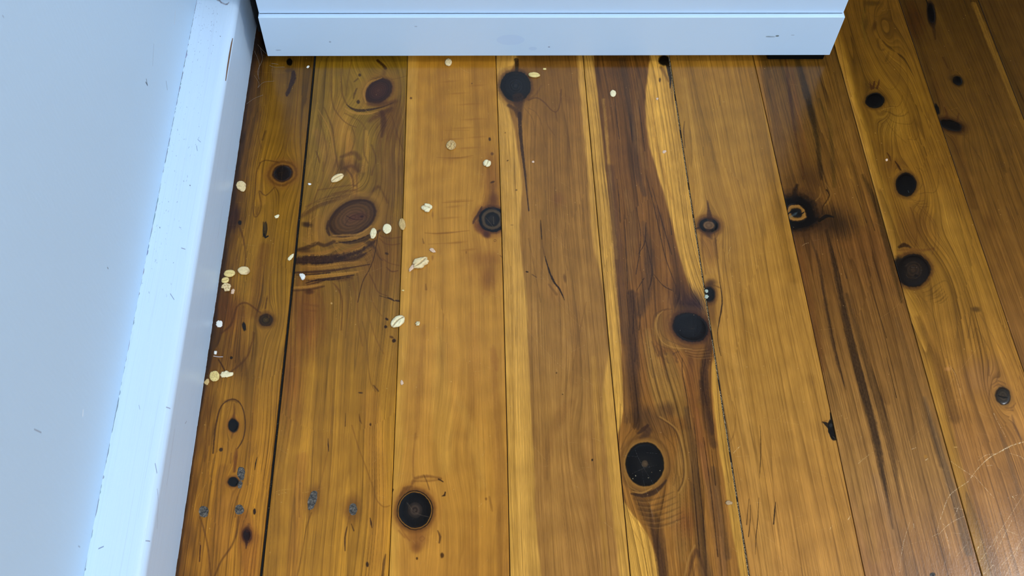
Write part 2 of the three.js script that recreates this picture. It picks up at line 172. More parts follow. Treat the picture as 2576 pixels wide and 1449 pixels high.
line('#8e6129', 0.75, [2, 4, 4, 2], 2, [-144.3,-461.4,-127.6,-461.2,-109.5,-464.2,-92.8,-465.6]); line('#3a2011', 0.85, [1.6, 2.4, 2, 1], 1.2, [-149.8,-455.9,-133.9,-456.5,-117.4,-457.9,-100.9,-460.9,-87.7,-463.5]); line('#a0722f', 0.8, [2, 3.5, 3, 1.5], 1.6, [-141.8,-451,-127,-452.4,-112.2,-453.8,-97.3,-456]); line('#311a0d', 0.9, [0.8, 1.8, 1.4, 1], 0.8, [-139.7,-445.5,-130,-448.5,-116.9,-450.3,-100.5,-452.9]); line('#3a2010', 0.8, [0.6, 1.5, 1.2], 0.8, [-138.9,-443.9,-129.9,-446.2,-120.2,-450]); line('#9a6d30', 0.7, [2, 3, 1.5], 1.4, [-149.2,-440.9,-137.7,-441.6,-127,-443.8]); line('#3d2412', 0.85, [1, 1.6, 1], 1, [-149.6,-438.2,-135.9,-439.2,-124.6,-442.2]); mark('#43230f', 0.7, 0.6, [-136.4,-436.9,-3.9,-0.4,-0.3,2.7]); line('#4b2e18', 0.7, [1, 3, 2], 1.8, [-120.8,-449.2,-110.2,-448.7,-102,-450.5]);
line('#8c6434', 0.6, 0.4, 0.5, [-91.5,-473.7,-87.7,-477.7]); line('#8c6434', 0.6, 0.4, 0.5, [-92,-469.6,-86.8,-474.4]); line('#8c6434', 0.6, 0.4, 0.5, [-91.1,-465.6,-85.9,-469.5]); line('#3b2413', 0.7, [2, 3, 1], 1.6, [-92.8,-486.8,-86.9,-484.2,-84.4,-479.7]); line('#38200f', 0.8, 0.7, 0.5, [-81.7,-496.2,-83.1,-481.7,-84.6,-469.5,-88.1,-457.5,-92.8,-445.7,-95.8,-426.3]); line('#3d2411', 0.75, 0.6, 0.5, [-83.7,-480.9,-80.6,-471.5,-77.1,-467.4]); 
line('#5a3417', 0.75, 0.8, 0.7, [-80.5,-493.3,-75.3,-490.7,-68.5,-490.3,-62.4,-491.4]); line('#5a3417', 0.7, 0.8, 0.7, [-80.4,-490,-75.8,-484.9,-69.9,-483.2,-62.8,-484.4]); line('#5a3417', 0.6, 0.7, 0.7, [-77.2,-469.4,-71,-464.5,-62.8,-462]); line('#4f2e15', 0.8, [0.5, 1, 0.8], 0.6, [-73.5,-460.5,-69,-456.1,-64,-456.8]); mark('#33200f', 0.8, 0.5, [-73.7,-474.3,-1.5,-0.9,-0.6,1]); line('#54331a', 0.75, [0.6, 0.9, 0.6], 0.6, [-87.2,-453.5,-82.8,-443.6,-79.2,-435.8,-71.5,-431.8]); line('#28170b', 0.9, [0.5, 1.4, 0.8], 0.5, [-71.7,-430.6,-68.4,-429,-65.7,-427.1]); line('#28170b', 0.9, [1.2, 1.4], 0.5, [-64.4,-427.5,-62.1,-427]); line('#2f1c0d', 0.7, 0.6, 0.5, [-78.1,-432.3,-70.4,-429.5]); line('#6b4320', 0.6, 0.7, 0.6, [-86.4,-435.9,-82.6,-424.3,-75.6,-412.8]); line('#6b4320', 0.5, 0.7, 0.6, [-91,-435.9,-86.8,-414.8,-79.6,-392.4,-72.7,-377.7]); mark('#2d1a0c', 0.9, 0.4, [-71.3,-409.7,-1.2,-1.3,-0.8,0.7]); mark('#2d1a0c', 0.9, 0.4, [-72,-402.6,0.3,1.5,1.3,-0.2]); mark('#2d1a0c', 0.9, 0.4, [-64.8,-389.6,0.3,1.8,1.6,-0.3]); mark('#4a2c12', 0.7, 0.5, [-66.9,-392.9,-1.8,-0.9,-0.5,1]);
line('#5b3518', 0.8, [0.6, 1.2, 1, 0.8], 0.8, [-117.3,-445.2,-111.9,-438.1,-109,-428.4,-107.9,-415.1,-107.9,-400.2]); line('#724824', 0.6, 0.9, 0.8, [-129,-434.5,-123.3,-422.9,-120.1,-400.3]); line('#6e4420', 0.6, 0.8, 0.7, [-100.8,-445.8,-96.5,-426.4,-94,-403.7,-89.9,-385.2]); line('#6e4420', 0.5, 0.7, 0.7, [-105.6,-438,-103.3,-415,-103.6,-392.7]); line('#6a4020', 0.5, 1.4, 1, [-139.7,-425,-128.2,-423]); line('#6a4020', 0.5, 1.4, 1, [-138.3,-419.3,-129.5,-418.4]); line('#c29a70', 0.6, 0.22, 0.2, [-106.2,-448.2,-92.2,-453.6,-76.8,-460.2]); line('#c29a70', 0.4, 0.2, 0.2, [-114.7,-467.4,-97.8,-464.8,-81,-463.8]); mark('#c9a77c', 0.7, 0.5, [-117.3,-425.5,0.2,1.1,0.8,-0.1]);
line('#5c3a18', 0.55, 0.6, 0.5, [-90.9,-407.4,-86.8,-388.8,-84.6,-369,-82,-353.1,-77.6,-344.4]); line('#4a2b12', 0.8, [0.3, 1, 0.3], 0.4, [-89.6,-325.2,-88.5,-319.8,-87.1,-317.2]); line('#3e2410', 0.7, [0.3, 0.7, 0.3], 0.3, [-100.1,-326.1,-99.5,-315.4]); mark('#3e2410', 0.8, 0.4, [-80.4,-316.4,0.1,1.3,0.8,-0.1]); mark('#3a2210', 0.8, 0.5, [-89.3,-343.5,-1.9,-0.2,-0.1,0.7]); line('#3e2410', 0.75, 0.9, 0.5, [-79.4,-349.6,-75.5,-344.7]); line('#2f1c0d', 0.85, [0.3, 0.9, 0.3], 0.3, [-112.1,-305.4,-111.5,-299.9,-110.8,-294.7]); line('#6a431c', 0.6, 0.6, 0.5, [-94.6,-316,-89.2,-299.5,-81.7,-280.2,-76.4,-266.1,-73,-255.9,-67.8,-250.6,-63.5,-251.4]); line('#6a431c', 0.5, 0.5, 0.5, [-110.9,-346.6,-110.7,-306.4,-114.5,-274.6,-117.3,-260.7]); line('#54330f', 0.7, 0.6, 0.5, [-120.3,-247.2,-123.1,-235.3,-124.9,-215.1,-126.6,-201.2]); line('#5c3a16', 0.6, 0.6, 0.5, [-130.3,-270.2,-128.7,-244.4]); line('#3b2210', 0.85, [0.4, 1, 0.6, 0.3], 0.5, [-93.7,-236.2,-94.7,-228.3,-94.1,-218.7]); line('#3b2210', 0.75, [0.4, 0.9, 0.3], 0.5, [-90.7,-238.2,-88.7,-233.2]); line('#5a3a18', 0.6, 0.6, 0.5, [-92.7,-243.6,-94.2,-230.3]); line('#382011', 0.85, [0.5, 1.2, 0.5], 0.5, [-77.3,-242.4,-76.3,-237.9,-75.6,-235]); mark('#2f1c0d', 0.85, 0.4, [-77.8,-208.4,0.2,2,1.1,-0.1]); line('#3c2410', 0.8, [0.6, 1.4, 1.6], 0.6, [-65.1,-215.2,-66.2,-208.1,-66.7,-199.9]); 
mark('#5c3715', 0.6, 0.9, [-119.9,-256.8,-1.3,11.3,6.2,0.7]); mark('#5c3715', 0.65, 0.9, [-90.7,-249,1,10.8,6.3,-0.6]); line('#d9a868', 0.7, 0.5, 0.4, [-148.6,-262.9,-144.4,-264.9,-135.7,-265.7]); line('#e0b57a', 0.7, 0.5, 0.4, [-140.8,-263,-139.2,-262.4]); line('#d9a868', 0.6, 0.35, 0.3, [-128.2,-262.5,-123,-263.3]); line('#c89250', 0.4, 0.25, 0.3, [-97.2,-257.3,-70.3,-275.3,-58.6,-281.4]); line('#e0b57a', 0.5, 0.25, 0.2, [-111,-266.8,-116.7,-264.7]);

for (const [w, p] of [[[0.6, 1.6, 1.2, 0.5], [-148,-474.3,-135.2,-472.9,-123.6,-475.2,-115.5,-480.1]], [[0.5, 1.4, 0.6], [-115.6,-471.5,-103.5,-477.1,-92.7,-483.5]], [[0.5, 1.8, 1.8, 0.8], [-143.7,-463,-131,-461.6,-114.5,-464.2,-96.2,-466.4]], [[0.4, 1, 0.5], [-130.8,-459.6,-114.3,-461,-97.7,-462.8]], [[0.8, 2.2, 2.2, 1, 0.5], [-140.9,-452.6,-130.4,-453.3,-113.9,-454.6,-100.7,-456.1,-92.4,-457.6]], [[0.4, 1, 1, 0.4], [-139.4,-449.8,-126.9,-450.8,-113.7,-452.3,-100.6,-454.1]], [[0.6, 1.8, 1, 0.5], [-149.9,-441.7,-141,-441.6,-132.9,-442.7,-125.8,-444.9]], [[0.4, 1.2, 0.4], [-146.4,-488.2,-137.7,-484,-132.9,-488.1]], [[0.5, 1.2, 0.5], [-119.4,-488.7,-109.3,-490.7,-99.2,-492.7]], [[0.4, 0.9, 0.4], [-97,-482.7,-90.5,-487.6,-83.9,-493.3]], [[0.4, 1.2, 0.9, 0.4], [-145.6,-520.2,-135.8,-527.9,-123.9,-532.1,-115.3,-533.8]], [[0.4, 0.9, 0.4], [-136,-530.9,-122.4,-535.6,-108.6,-539]], [[0.5, 1.4, 0.6], [-109.8,-559.5,-106.9,-546,-109,-532.8]], [[0.5, 1.6, 1.4, 0.5], [-96.2,-610.5,-96.2,-586.9,-99.4,-563.9,-101.3,-546]], [[0.4, 1, 0.5], [-125.8,-696,-125,-670,-125.6,-654.8]], [[0.4, 1.2, 0.5], [-138.4,-625.2,-131,-601.2,-125.8,-577.8]], [[0.4, 1.2, 0.8], [-134.9,-515.8,-141.1,-507.4,-138.5,-494.8]], [[0.4, 1, 0.5], [-114.1,-432.4,-112.7,-415.2,-112.5,-396.5]], [[0.5, 1.2, 0.5], [-103.9,-441.9,-101,-426.4,-99.8,-403.7]], [[0.5, 1.2, 0.5], [-105.2,-643.7,-95.4,-632.3,-87.9,-629.8]]]) line('#bd8632', 0.62, w, 0.7, p, 1.2);
for (const p of [[-148.7,-466.2,-131.2,-465.2,-114.6,-466.6,-98.1,-470.5,-86.7,-478.5], [-148.6,-453.5,-133.7,-454.1,-120.6,-455.5], [-139.9,-447.9,-120.1,-448.4,-103.7,-451], [-119.2,-485.4,-102.4,-487.7,-89.1,-494.2]]) line('#2a160b', 0.8, [0.3, 1.2, 0.9, 0.3], 0.5, p, 1.5);

// third board: pale honey, ripples across it, a knot by its right joint and a black one at the bottom
board([[-19.5,-700.9], '#a5772c', [-19.3,-624.5], '#a67a33', [-20.8,-532], '#ac8038', [-20.4,-429.2], '#b1843c', [-20.1,-338.2], '#b28440', [-19.8,-257.3], '#b7873e', [-19.6,-201.4], '#b4833c'], { amp: 0.66, fine: 0.75, line: 0.25, tint: [0.985, 0.965, 0.95], wob: 2 });
strip('#bf9245', 0.75, 4, 'left', [-53.1,-701,-52.6,-624.7,-52.3,-532.3,-52.8,-449.1,-55.1,-373.9,-55.7,-305.4,-56,-242.9,-56.1,-199.7]);
band('#8d6128', 0.45, [14, 18, 14], 9, [5.7,-700.8,10.4,-624.4,13.2,-567.6]); band('#8a5d26', 0.4, [10, 14, 12], 8, [-25.3,-700.9,-28.7,-644.3,-20.9,-577]); band('#9b6f30', 0.5, [10, 8, 6], 5, [11.4,-567.6,15.4,-488.9,15.8,-424.8]); spot('#77491f', 0.6, 0.9, [17.2,-551.7,-0.7,36,8.6,0.2]); spot('#7a4c22', 0.55, 0.9, [11.9,-468.4,-12.2,-0.1,-0.1,6.5]); spot('#74461f', 0.6, 0.9, [12.3,-448.3,-0.2,13.5,6,0.1]); spot('#8b5c2a', 0.4, 0.9, [8.2,-464.4,-0.5,24.3,20.3,0.4]);
band('#8f6330', 0.5, [3, 5, 5, 3], 3, [-41,-402.9,-42.8,-359.5,-44,-325.1,-45.4,-305.2]); band('#9b6c34', 0.45, [5, 9, 7, 5], 5, [-0.7,-413.6,0.5,-373,-1.4,-337.9,-6.3,-304.5]); band('#926432', 0.5, [3, 6, 9, 8], 5, [13.4,-380,15.8,-344.5,17.7,-287.9,18.1,-241.4,19.3,-198]); band('#906030', 0.5, [1, 6, 3], 3, [15,-383.6,16.4,-371,17.8,-362]); band('#c59a4c', 0.4, [6, 14, 14, 8], 7, [-28.3,-395.3,-26.3,-338.4,-24.5,-304.8,-22.8,-279.1]); band('#c0934a', 0.4, [4, 9, 7], 5, [-13.9,-338.1,-1.7,-304.4,5.3,-266]); band('#a3763a', 0.4, [3, 6, 5], 4, [-21.4,-295,-15.4,-308,-6.3,-298,1,-272.4]); band('#9a6a30', 0.4, [8, 12], 6, [-2.3,-241.8,-5.5,-198.6]); band('#a57a35', 0.4, [6, 8], 6, [-56.3,-305.4,-60.7,-255]);
bump([-19.9,-288.6,0.4,41.6,18,-0.2], 9);
for (const [x, z, w] of [[-2.4,-643.2,11.3], [-13.7,-656.8,9.4], [1.1,-624.4,10.2], [-8.2,-613.8,11.1], [4.6,-602.7,8.3], [-17.4,-600.4,9.1], [-2.8,-589.9,10.9], [-13.7,-577.9,12.6], [-21.3,-672.2,7.6], [5.3,-666.9,7.6], [-13.7,-529.8,10.5], [-17.2,-523.3,7], [-20.7,-511.2,8.7], [-24.1,-495.2,9.4], [-13.8,-485.1,8.5], [-3.6,-477.5,6.8]]) mark('#7d511c', 0.34, 0.9, [x, z, w, -0.8, 0.1, 1.2]);
line('#6d4418', 0.55, [0.3, 0.9, 0.4], 0.5, [-32.5,-579,-13.7,-578.4,0.8,-581]); line('#6d4418', 0.6, [0.3, 1, 0.4], 0.5, [-41.9,-495.4,-27.5,-494.8,-3.4,-497.5]); line('#6d4418', 0.5, [0.3, 0.9, 0.3], 0.5, [-27.1,-527.7,-13.7,-528.5,0.3,-529.6]); line('#7d5220', 0.4, 0.6, 0.5, [-24.7,-611,-2.7,-610.9]); line('#7d5220', 0.45, 0.6, 0.5, [-38.3,-483.7,-10.4,-485]);
mark('#3a2411', 0.85, 0.5, [16.3,-600.2,-0,2.4,1.1,0]); mark('#55351a', 0.7, 0.5, [18.2,-582.8,-0.1,1.9,1.5,0.1]); mark('#3f2712', 0.8, 0.5, [17.9,-550.3,-2,1.1,0.6,1.1]); mark('#5c3a18', 0.7, 0.5, [0.4,-669.5,-0,1,0.8,0]); line('#5b391a', 0.7, [0.4, 1, 0.4], 0.5, [-43.5,-489.6,-42.4,-484.6]); line('#5b391a', 0.65, [0.6, 1.3, 0.5], 0.6, [-40.1,-443.1,-39.6,-438]); mark('#7a4f22', 0.5, 0.7, [-35.3,-514.8,0.1,3.9,1,-0]); mark('#7a4f22', 0.5, 0.7, [-34.7,-469.7,0,2.8,1,-0]); mark('#6b4520', 0.8, 0.3, [18.8,-486.8,-0.1,1.5,1.2,0]); mark('#b08040', 0.9, 0.3, [18.8,-486.8,-0,0.8,0.7,0]); line('#4a2c12', 0.7, 0.4, 0.3, [22.8,-471.1,26.2,-468.2]); mark('#6b4520', 0.5, 0.4, [-6,-474.7,-0,1.6,0.7,0]); mark('#5a3816', 0.8, 0.3, [-57.3,-651,0.1,1.5,1.1,-0.1]);
knot([16.8,-509.2,-0.5,12.8,10.8,0.4], [[0, '#2c2725', 1], [0.3, '#231f22', 1], [0.52, '#17151a', 1], [0.6, '#2e2722', 1], [0.68, '#51443a', 1], [0.82, '#463a31', 1], [0.9, '#16131a', 1], [1.02, '#141016', 1], [1.12, '#4f2f20', 0.8], [1.4, '#7a4d28', 0.4], [1.8, '#8d6128', 0]], { flow: 0.8 });
line('#8d8172', 0.6, 0.3, 0.25, [11.3,-510.9,16,-503.6,17.3,-501.5]); line('#8d8172', 0.6, 0.3, 0.25, [17.9,-512.1,18.1,-503.6]); line('#3c2218', 0.85, [1, 2.5, 2, 1], 1.2, [7.9,-523,5.8,-516.6,1.5,-509.3,0.1,-505.1]); line('#5a3024', 0.75, [2, 5, 3], 2.5, [1.8,-505.9,5.2,-499.5,12,-493.1]); mark('#42231c', 0.75, 0.7, [11.7,-493.1,-2.3,-3.3,-2.9,2]); line('#55331f', 0.6, [7, 4, 2], 3, [17.8,-525.1,18,-533.9,18.2,-547.2]); mark('#5c3620', 0.6, 0.8, [19,-531.7,-0.2,6.1,4.6,0.2]);
knot([-44.8,-247.7,2.3,14,12.3,-2], [[0, '#4a3e3a', 1], [0.12, '#2e2526', 1], [0.2, '#453936', 1], [0.35, '#2f2828', 1], [0.5, '#191619', 1], [0.8, '#0f0d11', 1], [0.93, '#17120f', 1], [0.98, '#8d6128', 0.9], [1.03, '#1b120d', 0.95], [1.1, '#5d371b', 0.7], [1.4, '#8d5c2a', 0.3], [1.7, '#8d5c2a', 0]], { flow: 0.6, jit: 0.03 });
line('#6e625c', 0.6, 0.3, 0.25, [-50.4,-253.3,-44.4,-245.6,-33.1,-241.8]); line('#6e625c', 0.4, 0.3, 0.25, [-51.3,-254.2,-48.9,-248.7]); line('#5d3a20', 0.75, [1, 2.5, 1.5], 1.2, [-56.1,-258.6,-52.8,-264.1,-47.8,-265.8]); line('#6a4322', 0.7, [1.5, 2.2, 1.5, 1], 1, [-47.3,-267.7,-45,-272,-36.2,-273.7,-26.4,-271.9]); line('#6a4322', 0.6, 0.9, 0.7, [-45.9,-270.1,-34.6,-269.9,-25.8,-271.3]); line('#9c6d35', 0.6, 1.4, 0.8, [-45,-271,-28.7,-271]); line('#4d2f18', 0.7, 0.5, 0.4, [-38.8,-274.7,-36.1,-268.4,-34.5,-263.1]); line('#2d1c10', 0.9, [1, 0.7], 0.4, [-27.8,-271.3,-24.3,-269.1]); line('#2d1c10', 0.9, [0.8, 1.3, 0.5], 0.4, [-22.7,-261,-23.3,-258.6,-25.1,-258]); line('#4c2f18', 0.85, [0.5, 1.2, 0.9], 0.5, [-28,-231.9,-26.3,-227.5,-26.8,-223.1]); mark('#43290f', 0.85, 0.5, [-24.7,-213.8,0.1,2,1.4,-0.1]); mark('#43290f', 0.8, 0.4, [-42.6,-211.9,0.1,1.1,0.8,-0.1]); mark('#7a4a28', 0.55, 0.8, [-42.6,-226.3,1.7,8,7.3,-1.5]); mark('#6b3d22', 0.5, 0.8, [-43.3,-219.7,2.3,3.4,3.2,-2.2]); line('#7d4f2a', 0.7, 0.5, 0.4, [-41.2,-226.3,-39.2,-228.3,-37.4,-226.5,-39.1,-224.2,-40.9,-225.4]); line('#7d4f2a', 0.5, 0.8, 0.6, [-57.5,-245.9,-54.3,-233.9,-48.3,-225]); line('#7d4f2a', 0.5, 0.8, 0.6, [-56.2,-232.5,-51.8,-227.4]); mark('#6b4520', 0.6, 0.5, [7.5,-255.2,-0,1.2,0.9,0]); line('#6b4520', 0.5, [0.8, 1.2, 0.6], 0.8, [9.9,-256.7,11,-250.6,11.8,-246]); line('#e3bd80', 0.75, 0.3, 0.25, [1.9,-249.2,4.8,-252.5]); line('#cf9f5c', 0.35, 0.3, 0.3, [-57.8,-303.8,-44.2,-306.8,-35.1,-306.7]); line('#6a4322', 0.5, [0.6, 1], 0.7, [-45.8,-308.5,-46.9,-289.1,-46.5,-273.3]); mark('#d8b27c', 0.6, 0.5, [-18.6,-352.1,0,0.6,0.5,-0]); line('#d8b27c', 0.6, 0.25, 0.2, [9.9,-365,12.1,-363.5]); line('#c39a68', 0.6, 0.5, 0.3, [-12.5,-691.4,-6.7,-686.1,-1.4,-683]); line('#c39a68', 0.3, 0.3, 0.3, [-23.9,-466.4,-10.4,-466.6]); line('#dcb98a', 0.5, 0.25, 0.2, [-3,-559.5,9.5,-559.4]); line('#2e2212', 0.9, [0.8, 1.5], 0.6, [-62.4,-261.2,-61.6,-263.6]);

// fourth board: brown heart between two pale edges
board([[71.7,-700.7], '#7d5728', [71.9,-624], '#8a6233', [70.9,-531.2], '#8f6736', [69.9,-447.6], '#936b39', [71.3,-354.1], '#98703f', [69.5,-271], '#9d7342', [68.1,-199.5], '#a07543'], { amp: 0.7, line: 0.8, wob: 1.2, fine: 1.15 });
bump([74.1,-296.5,-3.9,61.9,10.3,0.7], 10);
strip('#c29650', 0.95, 1.2, 'left', [44.9,-700.7,37.8,-684.9,29.7,-668.4,30.9,-654.1,35,-639,40,-604.8,43.1,-567.3,44,-540.3,41.7,-514,40.2,-492.8,41.1,-468,43.8,-432.2,43.6,-390.6,43.4,-337.2,44.2,-287.4,43.7,-240.8,45.9,-197.4]);
strip('#be924c', 0.9, 1.6, 'right', [103.7,-700.6,103.8,-643.6,104.1,-576.1,104.1,-530.9,103,-504.9,103.9,-479.6,106.9,-455.1,109.8,-431.3,111.6,-397,107.9,-375,102.1,-350.1,99.4,-315.9,99.5,-286.4,100.7,-239.7,101.9,-196.2]);
band('#a57b3c', 0.5, [4, 6, 4], 3, [95.4,-371.5,95.3,-336.3,92.8,-270.6,91.7,-196.4]); band('#7c5428', 0.4, [5, 8, 5], 4, [79.3,-658.9,95.5,-643.7,99,-609.2]); band('#a47a44', 0.4, 9, 6, [52.2,-424.4,56.3,-372.1,59.2,-303.3,57.5,-240.6,56.6,-197.2]); band('#7c5530', 0.4, [4, 7, 9, 5], 5, [53.1,-271.3,57.7,-303.4,69.7,-326.5,76.3,-333.2]); band('#815a30', 0.4, [6, 9, 8], 5, [81.9,-424,84.7,-390,79,-350.5]); band('#8a6138', 0.35, 10, 6, [86.7,-302.8,85.2,-240,84.9,-196.6]); spot('#7a4c32', 0.4, 0.9, [76.2,-531.1,-0.8,7.9,5.6,0.6]); spot('#9c6c38', 0.5, 0.9, [69.3,-435.8,-1.8,11.6,9.9,1.6]);
strip('#a97f3c', 0.3, 1, 'left', [35.3,-624.2,33.6,-488.7,31.4,-372.5,30.7,-271.8,31.2,-197.8]);
knot([42.3,-666.2,-0.7,18.5,14,0.5], [[0, '#23232c', 1], [0.5, '#1c1c25', 1], [0.85, '#15151d', 1], [1.0, '#191519', 0.95], [1.1, '#4a3020', 0.7], [1.35, '#6f4b26', 0.35], [1.6, '#6f4b26', 0]], { rings: 5, ringA: 0.3, flow: 0.7 });
line('#2b211c', 0.9, [4, 3, 3], 1.5, [44.1,-700.7,44.2,-691.2,43.5,-682.3]); line('#38241a', 0.85, [9, 7, 4, 2.2], 2, [44.4,-651.5,44.5,-642.9,45,-634,45,-624.2]); line('#35231a', 0.95, [3.2, 3, 2.4, 1.8, 1], 1, [44.9,-631.5,44.9,-609.6,45.9,-585.8,47.3,-562.7,48.2,-540.2,49.2,-518.3]); line('#3d281b', 0.7, 0.8, 0.6, [45.7,-631.5,44.3,-614.4,45,-590.5]); line('#51341f', 0.75, [0.8, 1.2, 1, 0.8], 0.7, [54.1,-647.9,61.8,-650.9,69.1,-644.8,74.4,-636.3,79.1,-632.8,82.3,-637.8,84.5,-648.8,85.9,-661.5]); line('#51341f', 0.5, [2.5, 1.2, 0.6], 1.5, [54.2,-648.9,61.2,-654.9,67.1,-666.7]); line('#5b3c22', 0.55, 0.6, 0.5, [69.6,-639.8,70.1,-619.1,76.5,-604.6]); line('#5b3c22', 0.6, 0.7, 0.6, [79,-632.3,80,-621.5]); line('#5b3c22', 0.5, 0.6, 0.5, [53.8,-637.9,61,-631.4,65.8,-614.3,67.3,-590.4]); line('#5b3c22', 0.4, 0.6, 0.5, [49.3,-638.9,57,-624.1,58,-604.7]); line('#3a251a', 0.8, 3, 1.5, [35.1,-641.5,40.6,-636.5,44,-628.1]);
line('#2a1c10', 0.9, [0.4, 0.9, 0.8, 0.5], 0.4, [59.2,-508.3,59.2,-498.9,59.3,-487.6]); line('#5f4022', 0.8, [0.5, 0.7], 0.5, [59.3,-487.6,59.9,-478.1,61.2,-469.8]); line('#1f140c', 0.95, [0.5, 1.3, 1.5, 1.3, 0.4], 0.5, [61.2,-469.8,64,-455.6,67.4,-444.5,72,-436.5,75.4,-426], 0.9); line('#5f4022', 0.6, [1, 2, 1], 1, [62.9,-441.7,69.1,-431.9]); line('#5f4022', 0.5, 0.6, 0.5, [48,-488.6,51.8,-455.8,55.5,-424.3]); mark('#2a1c10', 0.85, 0.3, [45.3,-454.3,-1.3,-0.3,-0.2,0.8]); line('#3d2817', 0.7, 0.5, 0.3, [49.3,-451.8,53.2,-448.6]); line('#6b4a28', 0.5, 0.6, 0.5, [80.7,-505.1,78.4,-471.7,79.8,-455.5]); line('#6b4a28', 0.5, 0.6, 0.5, [96.2,-513.5,95.2,-488]); mark('#5a3c20', 0.6, 0.6, [77,-447.5,0.4,4.7,1.4,-0.1]); line('#714e2a', 0.5, 0.7, 0.5, [93.5,-423.8,84.7,-390,78.1,-361.1]); mark('#6b4a28', 0.5, 0.5, [44.5,-700.7,-0.1,1.6,1.2,0.1]); mark('#5a4020', 0.7, 0.4, [39,-541.2,-1.1,0,0,0.9]); mark('#6b4a22', 0.6, 0.4, [30.8,-607.8,-0.1,1,0.7,0]); mark('#4a3010', 0.7, 0.4, [32.1,-574.8,-0.9,0.8,0.4,0.5]); line('#6b4a22', 0.5, 0.4, 0.3, [31.7,-460.1,31.2,-432.4]); mark('#8a6838', 0.6, 0.4, [34,-503,-1.4,0,0,0.8]); line('#5d4022', 0.5, 0.6, 0.5, [64.9,-540.1,65.1,-513.8]); line('#5d4022', 0.5, 0.6, 0.5, [73.3,-544.4,72.4,-513.7]); mark('#1f140c', 0.8, 0.4, [88.4,-284.3,-0.2,1,0.7,0.1]); mark('#2c1e10', 0.7, 0.4, [68.9,-339.5,-0.1,0.5,0.5,0.1]); mark('#2c1e10', 0.7, 0.4, [65.2,-358.4,-0.6,0.1,0.1,0.6]);
for (const p of [[77.3,-551.1,92.6,-538.9], [64.5,-531.2,83.1,-522.3], [65,-498.9,72.1,-488.3,81.7,-475.7], [50.8,-472,66.2,-439.7,84.3,-408.6], [56.7,-451.7,74.9,-416.4,90.1,-397.3], [35.1,-409.3,56.7,-379.4,71.7,-361.2], [63.1,-319.9,68,-296.6], [43.7,-297.1,53.7,-284], [52.5,-277.7,56.1,-290.4], [64.6,-408.9,80,-391.9], [74.6,-471.7,87.9,-465.5], [44.5,-505.5,48.3,-504.6], [69.9,-277.3,75.7,-274.1]]) line('#d2a878', 0.42, 0.24, 0.25, p);

// fifth board: dark heart that swells round two black knots
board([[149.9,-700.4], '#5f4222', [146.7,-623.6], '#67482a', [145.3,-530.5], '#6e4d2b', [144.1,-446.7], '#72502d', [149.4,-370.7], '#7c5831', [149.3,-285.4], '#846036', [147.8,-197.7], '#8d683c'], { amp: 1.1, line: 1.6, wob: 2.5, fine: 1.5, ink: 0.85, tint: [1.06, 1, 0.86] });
strip('#c0944b', 0.96, 0.9, 'left', [120.1,-700.5,120.5,-658.7,120.5,-609.1,120.8,-566.7,121.2,-530.7,121.5,-487.8,120.8,-455,120.1,-419.6,119.1,-385.8,117.6,-353.4,116.3,-332.5,113.3,-315.6,107.9,-299.2,102.4,-270.4,105.8,-257.9,109.7,-251,114.8,-241.8,120.5,-233.9,126.2,-221.3,129.4,-208.2,130.9,-195.6]);
strip('#bc9046', 0.96, 1.2, 'right', [175,-700.4,169.9,-674,164.9,-643.3,163.3,-608.8,164.8,-580.3,167.8,-557.2,170.5,-539.1,173.1,-517.1,174.6,-499.8,176.1,-483,177.6,-466.4,180,-446.2,184.1,-428.4,189.8,-412.9,197.2,-401.4,201,-388.2,197.5,-377.3,191.5,-364.7,188.4,-348.7,187.3,-331.3,186.7,-311,186.5,-288,186.7,-265.6,186.7,-240.9,187.2,-220,188,-194.3]);
band('#96692f', 0.5, [1, 2, 3, 2], 2, [172.4,-653.4,169.5,-604,173,-561.7,177.4,-530.2]); band('#c49a4c', 0.5, [2, 3, 3], 2, [125.4,-648.6,124.1,-553,122.2,-467.1]);
band('#46301f', 0.8, [7, 6, 5, 5], 3.5, [147.9,-700.4,148.9,-663.7,149.5,-628.5,150.5,-599.3]); band('#4a3222', 0.7, [4, 5, 6, 4], 3, [150.2,-628.5,150.7,-594.5,150.1,-557.3,153.6,-534.8]); band('#7d5a32', 0.5, [4, 6, 5], 4, [163,-674,152.9,-608.9,157.9,-566.4]); band('#54392a', 0.6, [6, 7, 8, 6], 4, [125.6,-566.7,124.7,-504.6,123.8,-446.9,122.4,-385.7]); band('#7c5a35', 0.5, [5, 9, 7], 5, [137.3,-539.4,139.3,-504.5,130.6,-446.8]); band('#4c3424', 0.7, [2, 8, 10, 6], 5, [149.9,-504.4,150.6,-470.8,146,-438.7,137.3,-411.7]); band('#5a3a22', 0.6, [3, 8, 8, 4], 4, [162.2,-521.5,171,-474.7,175.2,-446.3,178.4,-422.7]); band('#80572e', 0.6, [4, 10, 8], 5, [155.1,-438.6,161.7,-422.9,167.7,-417]); band('#452d20', 0.8, [8, 9, 10, 9, 6], 4, [132.5,-431,129.2,-389.3,126.8,-360.3,125.8,-335.8,125.7,-312.1]); band('#6a4a2c', 0.6, [4, 5, 5, 4], 2.5, [125.1,-423.4,122,-378.4,119.2,-335.9,117.9,-315.6]);
band('#96713a', 0.9, [2, 8, 14, 17, 14, 6], 6, [141.7,-396.6,142.1,-378.1,145,-360,146.9,-342.4,147.5,-330.3,145.1,-320.1]); band('#9a753c', 0.8, [6, 12, 14], 6, [156,-372.4,158.6,-352.7,159.4,-325]); band('#8d6832', 0.75, [4, 9, 9, 4], 4, [153.8,-411.5,150.5,-396.4,154.9,-385.2,166.4,-378.5]); 
